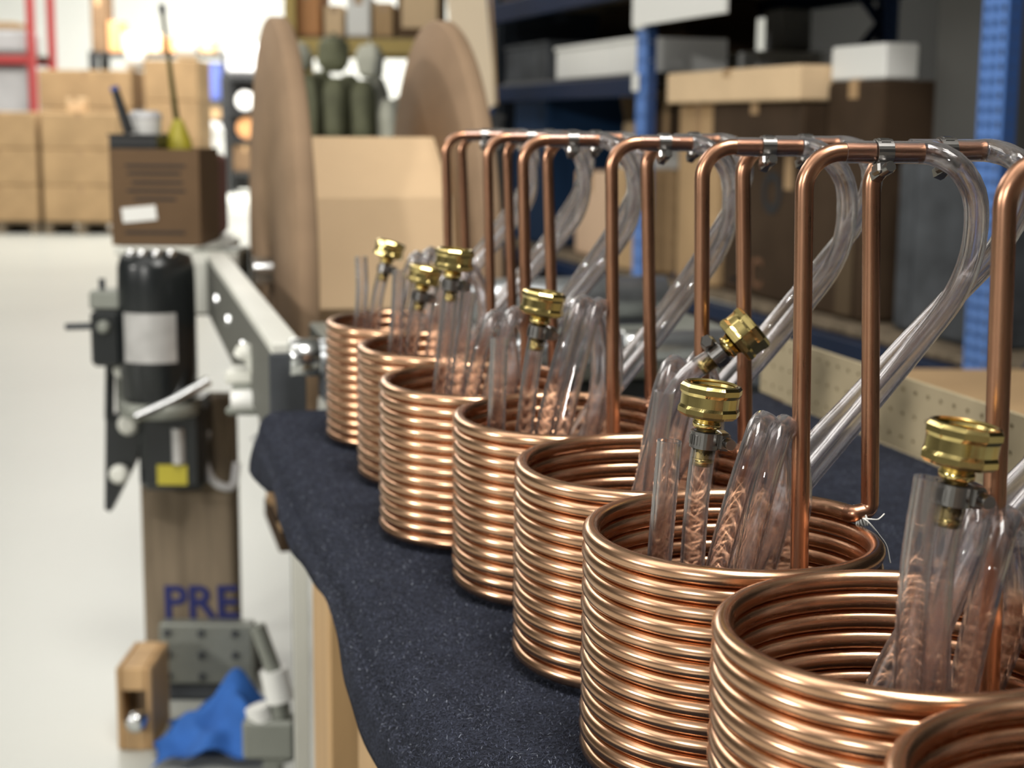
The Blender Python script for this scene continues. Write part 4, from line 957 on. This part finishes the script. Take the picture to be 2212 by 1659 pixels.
# ------------------------------------------------------------------ blue pallet racking along the right side
KA = np.array([-0.2899, 0.9570, 0]); KB = np.array([0.9570, 0.2899, 0]); KAX = (KA, KB, UZ); K0 = np.array([1.245, 4.0, 0])
def K(s, t, z): return K0 + KA * s + KB * t + UZ * z
def s_of(px, t=0.0):
    """position along the rack under picture column px at depth t into the rack"""
    q = (px - 1106) / (FPX * 0.9862 ) ; o = K(0, t, 0)      # level ray
    return (o[0] - q * o[1]) / (q * KA[1] - KA[0])
def z_of(py, s, t): P = K(s, t, 0); px = 1106 + FPX * P[0] / P[1]; return PY(px, py, P[1])[2]
rack = thing('pallet_rack', K(2.3, 0.5, 0), 'blue pallet racking with punched posts along the right side', 'rack')
BAYS = (0.0, 2.42, 4.75)
LV = (0.62, 1.86); DEP = 1.05
for i, s_ in enumerate(BAYS):
    for t_ in (0, DEP):
        zt_ = 2.9; w_p = 0.072
        if t_ == 0:
            pb_ = MB(); o = K(s_, -0.036, 0) - KA * 0.0; n_ = int(zt_ / 0.036)
            # punched front face towards the aisle, and plain sides
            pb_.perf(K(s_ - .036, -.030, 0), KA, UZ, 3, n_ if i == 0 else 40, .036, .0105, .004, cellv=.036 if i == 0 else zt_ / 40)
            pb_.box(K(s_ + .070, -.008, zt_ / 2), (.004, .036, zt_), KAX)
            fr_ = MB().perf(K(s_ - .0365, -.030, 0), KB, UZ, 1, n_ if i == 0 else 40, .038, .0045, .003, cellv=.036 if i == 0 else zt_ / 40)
            mk('post', pb_, M_BLUE, rack); mk('post_side', fr_, mat('rack_blue_shaded', (.02, .055, .17), .45), rack)  # side face in a darker blue, shade put into the colour
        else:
            mk('post', bxm(K(s_, t_, zt_ / 2), (.07, .07, zt_), KAX, .004), mat('rack_blue_shaded', (.02, .055, .17), .45), rack)  # rear post in the same darkened blue, shade in its colour
    # bracing of the upright frame
    zz = [.50, 1.66, 2.75]
    for k in range(2):
        a, b = (K(s_, .03, zz[k]), K(s_, DEP - .03, zz[k + 1])) if k % 2 == 0 else (K(s_, DEP - .03, zz[k]), K(s_, .03, zz[k + 1]))
        mk('brace', MB().tube([a, b], .022, 8), M_NAVY, rack)
for (s0, s1) in ((-1.1, 0.0), (0.0, 2.42), (2.42, 4.75)):
    for z_ in (LV if s0 >= 0 else LV[1:]):
        for t_ in (0.0, DEP):
            mk('beam', bxm(K((s0 + s1) / 2, t_, z_ - .055), (s1 - s0 - .075, .045, .06 if z_ < 1 else .1), KAX, .004), M_NAVY, rack)
        nb = int((s1 - s0) / .30)
        for k in range(nb):
            mk('deck_board', bxm(K(s0 + (s1 - s0) * (k + .5) / nb, DEP / 2, z_ - .013), ((s1 - s0) / nb - .012, DEP - .06, .022), KAX, .002), M_WOODD, rack)
# rack goods
def kbox(s0, s1, t0, t1, z0, z1, label, m, cat='carton', nm='carton', **kw):
    c = K((s0 + s1) / 2, t0, 0); return carton(c[0], s1 - s0, c[1], t1 - t0, z0, z1, label, m, None, KAX, nm, kw.pop('tape', True), cat, **kw)
L1 = LV[0] + .0005
s0, s1 = s_of(1850, .12), s_of(1552, .12); zb1 = z_of(330, (s0 + s1) / 2, .12)
big = kbox(s0, s1, .12, .75, L1, zb1, 'dark shade-coloured carton with a black printed ring on the blue rack', M_CARD_DARK_SHADE)
rc = K(s_of(1652, .118), .118, 0); zr = z_of(416, s_of(1652, .12), .12); rrad = 45 / FPX * rc[1] / .98
ring = MB().lathe([(rrad, 0), (rrad, .001), (rrad * .58, .001), (rrad * .58, 0)], np.array([rc[0], rc[1], zr]), (-KA, UZ, -KB), 40, False, True)
mk('printed_ring', ring, M_INKB, big)
tp = K(s_of(1588, .117), .117, z_of(610, s_of(1588, .12), .12)); text('printed_letters', 'TC', tp, -KA, UZ, .15, M_INKR, big)
tp = K(s_of(1570, .117), .117, L1 + .035); text('printed_letters', 'STC', tp, -KA, UZ, .035, M_INKB, big)
mk('side_flap', bxm(K(s0 + .10, .114, (L1 + zb1) / 2 - .05), (.10, .006, (zb1 - L1) * .75), KAX), mat('cardboard_mid', (.10, .07, .042), .85, spec=0.12), big)
# tall tan carton at the far post
s0c, s1c = s_of(1540, .1), min(2.36, s_of(1424, .1))
ztc = z_of(225, (s0c + s1c) / 2, .1)
kbox(max(s0c, s1 + .03), s1c, .1, .8, L1, ztc, 'tall tan carton beside the far blue post on the rack', M_CARD)
zf0, zf1 = ztc + .003, z_of(150, s_of(1560, .05), .05)
kbox(s_of(1700, .03), s_of(1424, .03), .03, .20, zf0, zf1, 'flat pale carton lying across the top of the shaded cartons', M_CARD_P)
kbox(1.22, max(s0c, s1 + .03) - .03, .06, .6, zb1 + .003, zf0 - .003, 'shade-coloured brown carton between the ring carton and the flat pale one', M_CARD_DARK_SHADE)
kbox(.84, 1.19, .13, .42, zb1 + .003, 1.378, 'shade-coloured brown carton on the ring carton, under the small white one', M_CARD_DARK_SHADE)
kbox(.85, 1.19, .14, .26, 1.381, 1.49, 'small white carton beside the end of the flat pale one', M_WHITE, tape=False)
# grey steel cabinet beside the punched post
s0g, s1g = s_of(2120, .15), s_of(1925, .15); zg1 = z_of(345, (s0g + s1g) / 2, .15)
cg = K((s0g + s1g) / 2, .15, 0); cab = thing('steel_cabinet', np.array([*(cg + KB * .25)[:2], L1]), 'dark grey steel cabinet with a door seam, behind the hose loops', 'cabinet')
mk('cabinet_body', bxm(K((s0g + s1g) / 2, .40, (L1 + zg1) / 2), (s1g - s0g, .5, zg1 - L1), KAX, .006), M_DGREY, cab)
ss = s_of(1962, .15)
for (a, b) in ((s0g + .012, ss - .003), (ss + .003, s1g - .008)): mk('door', bxm(K((a + b) / 2, .146, (L1 + zg1) / 2), (b - a, .01, zg1 - L1 - .03), KAX, .002), M_DGREY, cab)
kbox(s_of(2112, .3), s_of(1982, .3), .3, .6, zg1 + .001, z_of(-40, .4, .3), 'tall grey carton standing on the steel cabinet', mat('grey_card', (.10, .098, .092), .8, spec=0.12), tape=False)
# carton low down under the first shelf, right
ctop = .455
carton(1.42, 1.0, 2.95, .80, 0.001, .655, 'wide tan carton on the floor between the pegboard strip and the punched post', M_CARD)
kbox(.12, 1.0, .05, .9, .15, ctop, 'low tan carton under the first rack shelf near the punched post', M_CARD)
for (a, b, nm) in ((.12, 1.0, 'low tan carton'), (1.15, 2.3, 'empty end of the rack')):
    c = K((a + b) / 2, -.02, 0); pallet(c[0], c[1], b - a, .92, f'timber pallet on the floor under the {nm}', 'rack pallets', 0, M_WOOD, KAX)
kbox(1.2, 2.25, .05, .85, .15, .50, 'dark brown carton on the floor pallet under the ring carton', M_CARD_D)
# far bay
kbox(2.52, 2.95, .03, .24, L1, z_of(365, 2.7, .1), 'tan carton low on the rack just beyond the far blue post', M_CARD)
kbox(2.55, 2.86, .04, .2, z_of(365, 2.7, .1) + .001, z_of(308, 2.7, .1), 'small white carton on the tan one beyond the far blue post', M_WHITE, tape=False)
kbox(3.25, 3.88, .44, .95, L1, z_of(262, 3.3, .5), 'open carton with raised flaps in the far rack bay', M_CARD_P, tape=False, flaps=True)
kbox(max(3.23, s_of(1312, .12)), s_of(1236, .12), .12, .42, L1, z_of(372, 3.3, .12), 'peach coloured carton low in the far rack bay behind the hose', mat('peach_card', (.66, .46, .31), .8))
zt1 = z_of(168, 3.4, .25)
kbox(2.55, 3.2, .26, 1.0, L1, zt1 - .12, 'shade-coloured brown carton seen through the far upright of the rack', M_CARD_DARK_SHADE)
wz = z_of(112, 2.62, .8)
kbox(2.6, 3.3, .55, .93, zt1 + .001, wz, 'long white carton on the middle shelf behind the rack bracing', M_WHITE, tape=False)
kbox(3.42, 4.6, .56, .94, zt1 + .001, LV[1] - .03, 'long shade-coloured carton added behind the trays on the middle rack shelf', M_CARD_DARK_SHADE, tape=False)  # added as a dark back that hides the bright far wall
kbox(4.06, 4.62, .1, .9, L1, zt1 - .046, 'tall navy blue bin low in the far rack bay', mat('navy_bin', (.012, .035, .085), .5, spec=0.12), 'bin', 'storage_bin', tape=False)
kbox(2.68, 2.86, .70, .84, wz + .001, LV[1] - .13, 'small grey carton standing on the long white one behind the bracing', mat('grey_card2', (.25, .25, .25), .7, spec=0.12), tape=False)
shf = mk('mid_shelf', bxm(K(3.58, .5, zt1 - .02), (2.2, .9, .035), KAX, .002), M_BLACK, rack)
for s_ in (2.47, 4.68): mk('mid_beam', bxm(K(3.58, 0.0 if s_ < 3 else .98, zt1 - .06), (2.24, .04, .08), KAX, .003), M_NAVY, rack)
def tray(s0, s1, z0, z1, m, lb):
    c = K((s0 + s1) / 2, .28, 0); r = thing('storage_tray', np.array([c[0], c[1], z0]), lb, 'tray', 'trays on the middle rack shelf'); b = MB(); h = z1 - z0; w_ = s1 - s0
    for sg in (-1, 1): b.box(K((s0 + s1) / 2, .28 + sg * .20, z0 + h / 2), (w_, .012, h), KAX, .003).box(K((s0 + s1) / 2 + sg * (w_ / 2 - .006), .28, z0 + h / 2), (.012, .388, h), KAX, .003)
    b.box(K((s0 + s1) / 2, .28, z0 + .005), (w_ - .02, .38, .01), KAX); mk('tray_body', b, m, r); mk('tray_rim', MB().box(K((s0 + s1) / 2, .07, z0 + h - .008), (w_ + .01, .012, .018), KAX, .003), m, r)
ed = [s_of(1366, .08), s_of(1310, .08), s_of(1252, .08), s_of(1194, .08)]
for k in range(3): tray(ed[k] + .006, ed[k + 1] - .006, zt1, z_of(90, 3.2, .1), M_WHITE, ['white tray on the middle rack shelf next to the far blue post', 'white tray in the middle of the three on the rack shelf', 'white tray next to the grey one on the rack shelf'][k])
tray(s_of(1178, .08), s_of(1090, .08), zt1, z_of(95, 4.3, .1), M_DGREY, 'grey tray at the far end of the middle rack shelf')
# white foam sheet hung on the upper beam at the far post, white tag
fs0, fs1 = s_of(1560, -.04), s_of(1366, -.04)
sg_ = thing('foam_sheet', K((fs0 + fs1) / 2, -.03, LV[1]), 'white foam sheet resting on the upper beam beside the far blue post', 'sheet')
fz = z_of(44, (fs0 + fs1) / 2, -.04)
mk('sheet', MB().prism([(0, .0), (fs1 - fs0, .0), (fs1 - fs0, .36), (0, .36)], K(fs1, -.062, fz), (-KA, UZ, -KB), .012), M_WHITE, sg_)
mk('folded_corner', bxm(K(fs1 - .055, -.066, z_of(40, fs1, -.04)), (.10, .014, .09), KAX, .003), M_OFFW, sg_)
mk('hook', MB().tube(bend_path([K((fs0 + fs1) / 2, -.056, LV[1] - .1), K((fs0 + fs1) / 2, -.056, LV[1] + .003), K((fs0 + fs1) / 2, 0.02, LV[1] + .003)], .006, 5), .0035, 8), M_CHROME, sg_)
tg = K(2.46, -.05, z_of(178, 2.46, -.04)); mk('paper_tag', bxm(tg, (.07, .004, .07), KAX, .001), M_WHITE, rack)
# upper level loads keep the rack dark
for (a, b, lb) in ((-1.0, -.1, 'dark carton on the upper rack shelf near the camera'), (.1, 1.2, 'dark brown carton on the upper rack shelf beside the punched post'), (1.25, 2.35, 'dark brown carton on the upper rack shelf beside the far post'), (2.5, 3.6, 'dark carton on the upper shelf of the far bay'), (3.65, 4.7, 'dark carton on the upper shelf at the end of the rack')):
    kbox(a, b, .05, .95, LV[1] + .0005, LV[1] + .85, lb, M_CARD_DARK_SHADE)
cu0, cu1 = 4.98, 6.1; cb0 = K((cu0 + cu1) / 2, .6, 0)
cup = thing('added_cupboard', cb0, 'tall dark cupboard added past the far end of the blue rack to darken the view', 'cupboard')  # added so that everything behind the rack end stays dark
mcup = mat('cupboard_paint', (.016, .02, .026), .6, spec=.15)
mk('cupboard_body', bxm(K((cu0 + cu1) / 2, .60, 1.35), (cu1 - cu0, .95, 2.7), KAX, .01), mcup, cup)
for k in (0, 1):
    ds = cu0 + (cu1 - cu0) * (.25 + .5 * k); dd_ = mk('door', bxm(K(ds, .118, 1.37), ((cu1 - cu0) / 2 - .03, .02, 2.58), KAX, .004), mcup, cup)
    mk('handle', bxm(K(cu0 + (cu1 - cu0) * (.46 + .08 * k), .10, 1.3), (.02, .02, .16), KAX, .004), M_CHROME, dd_)
# dark bin with a pale cardboard sheet in it, at the end of the rack
YK = 7.6
x_, w2, _, z1_ = corner_box(1000, 248, 1086, 500, YK)
bn = thing('black_bin', (x_, YK + .15, 0), 'black plastic bin standing at the end of the blue rack', 'bin'); b = MB()
for sg in (-1, 1): b.box((x_ + sg * (w2 / 2 - .006), YK + .15, z1_ / 2), (.012, .3, z1_), AX, .003).box((x_, YK + .15 + sg * .144, z1_ / 2), (w2 - .024, .012, z1_), AX, .003)
b.box((x_, YK + .15, .01), (w2 - .02, .28, .02)); mk('bin_body', b, M_BLACK, bn)
mk('bin_rim', MB().lathe([(w2 / 2 + .012, z1_ - .03), (w2 / 2 + .02, z1_ - .015), (w2 / 2 + .012, z1_), (w2 / 2 - .006, z1_), (w2 / 2 - .006, z1_ - .03)], (x_, YK + .15, 0), AX, 4, False, True) if False else MB().box((x_, YK - .004, z1_ - .012), (w2 + .02, .012, .03), AX, .004), M_BLACK, bn)
q = [PY(988, 236, YK - .05), PY(1062, 232, YK - .05), PY(1046, -60, YK - .05), PY(958, -60, YK - .05)]
csx = thing('cardboard_sheet', np.array([q[0][0] + .08, YK - .05, z1_]), 'tall pale cardboard sheet with rounded lower corner standing on the black bin', 'sheet')
qq = [(p[0], p[2]) for p in q]; qq = [qq[0], ((qq[0][0] + qq[1][0]) / 2, qq[0][1] - .02), (qq[1][0] - .01, qq[1][1] - .004), (qq[1][0] + .02, qq[1][1] + .02), qq[2], qq[3]]
qq[1] = (qq[1][0], z1_ + .0005)
mk('sheet', MB().prism(qq, (0, YK + .06, 0), (AX[0], AX[2], -AX[1]), .05), mat('pale_sheet', (.80, .66, .48), .8), csx)
mk('edge_fold', bxm(((q[2][0] + q[1][0]) / 2 + .022, YK + .05, (q[2][2] + q[1][2]) / 2), (.012, .08, (q[2][2] - q[1][2]) * .96), (norm(np.array([1, 0, .06])), AX[1], norm(np.array([-.06 - .0, 0, 1])))), M_CARD, csx)
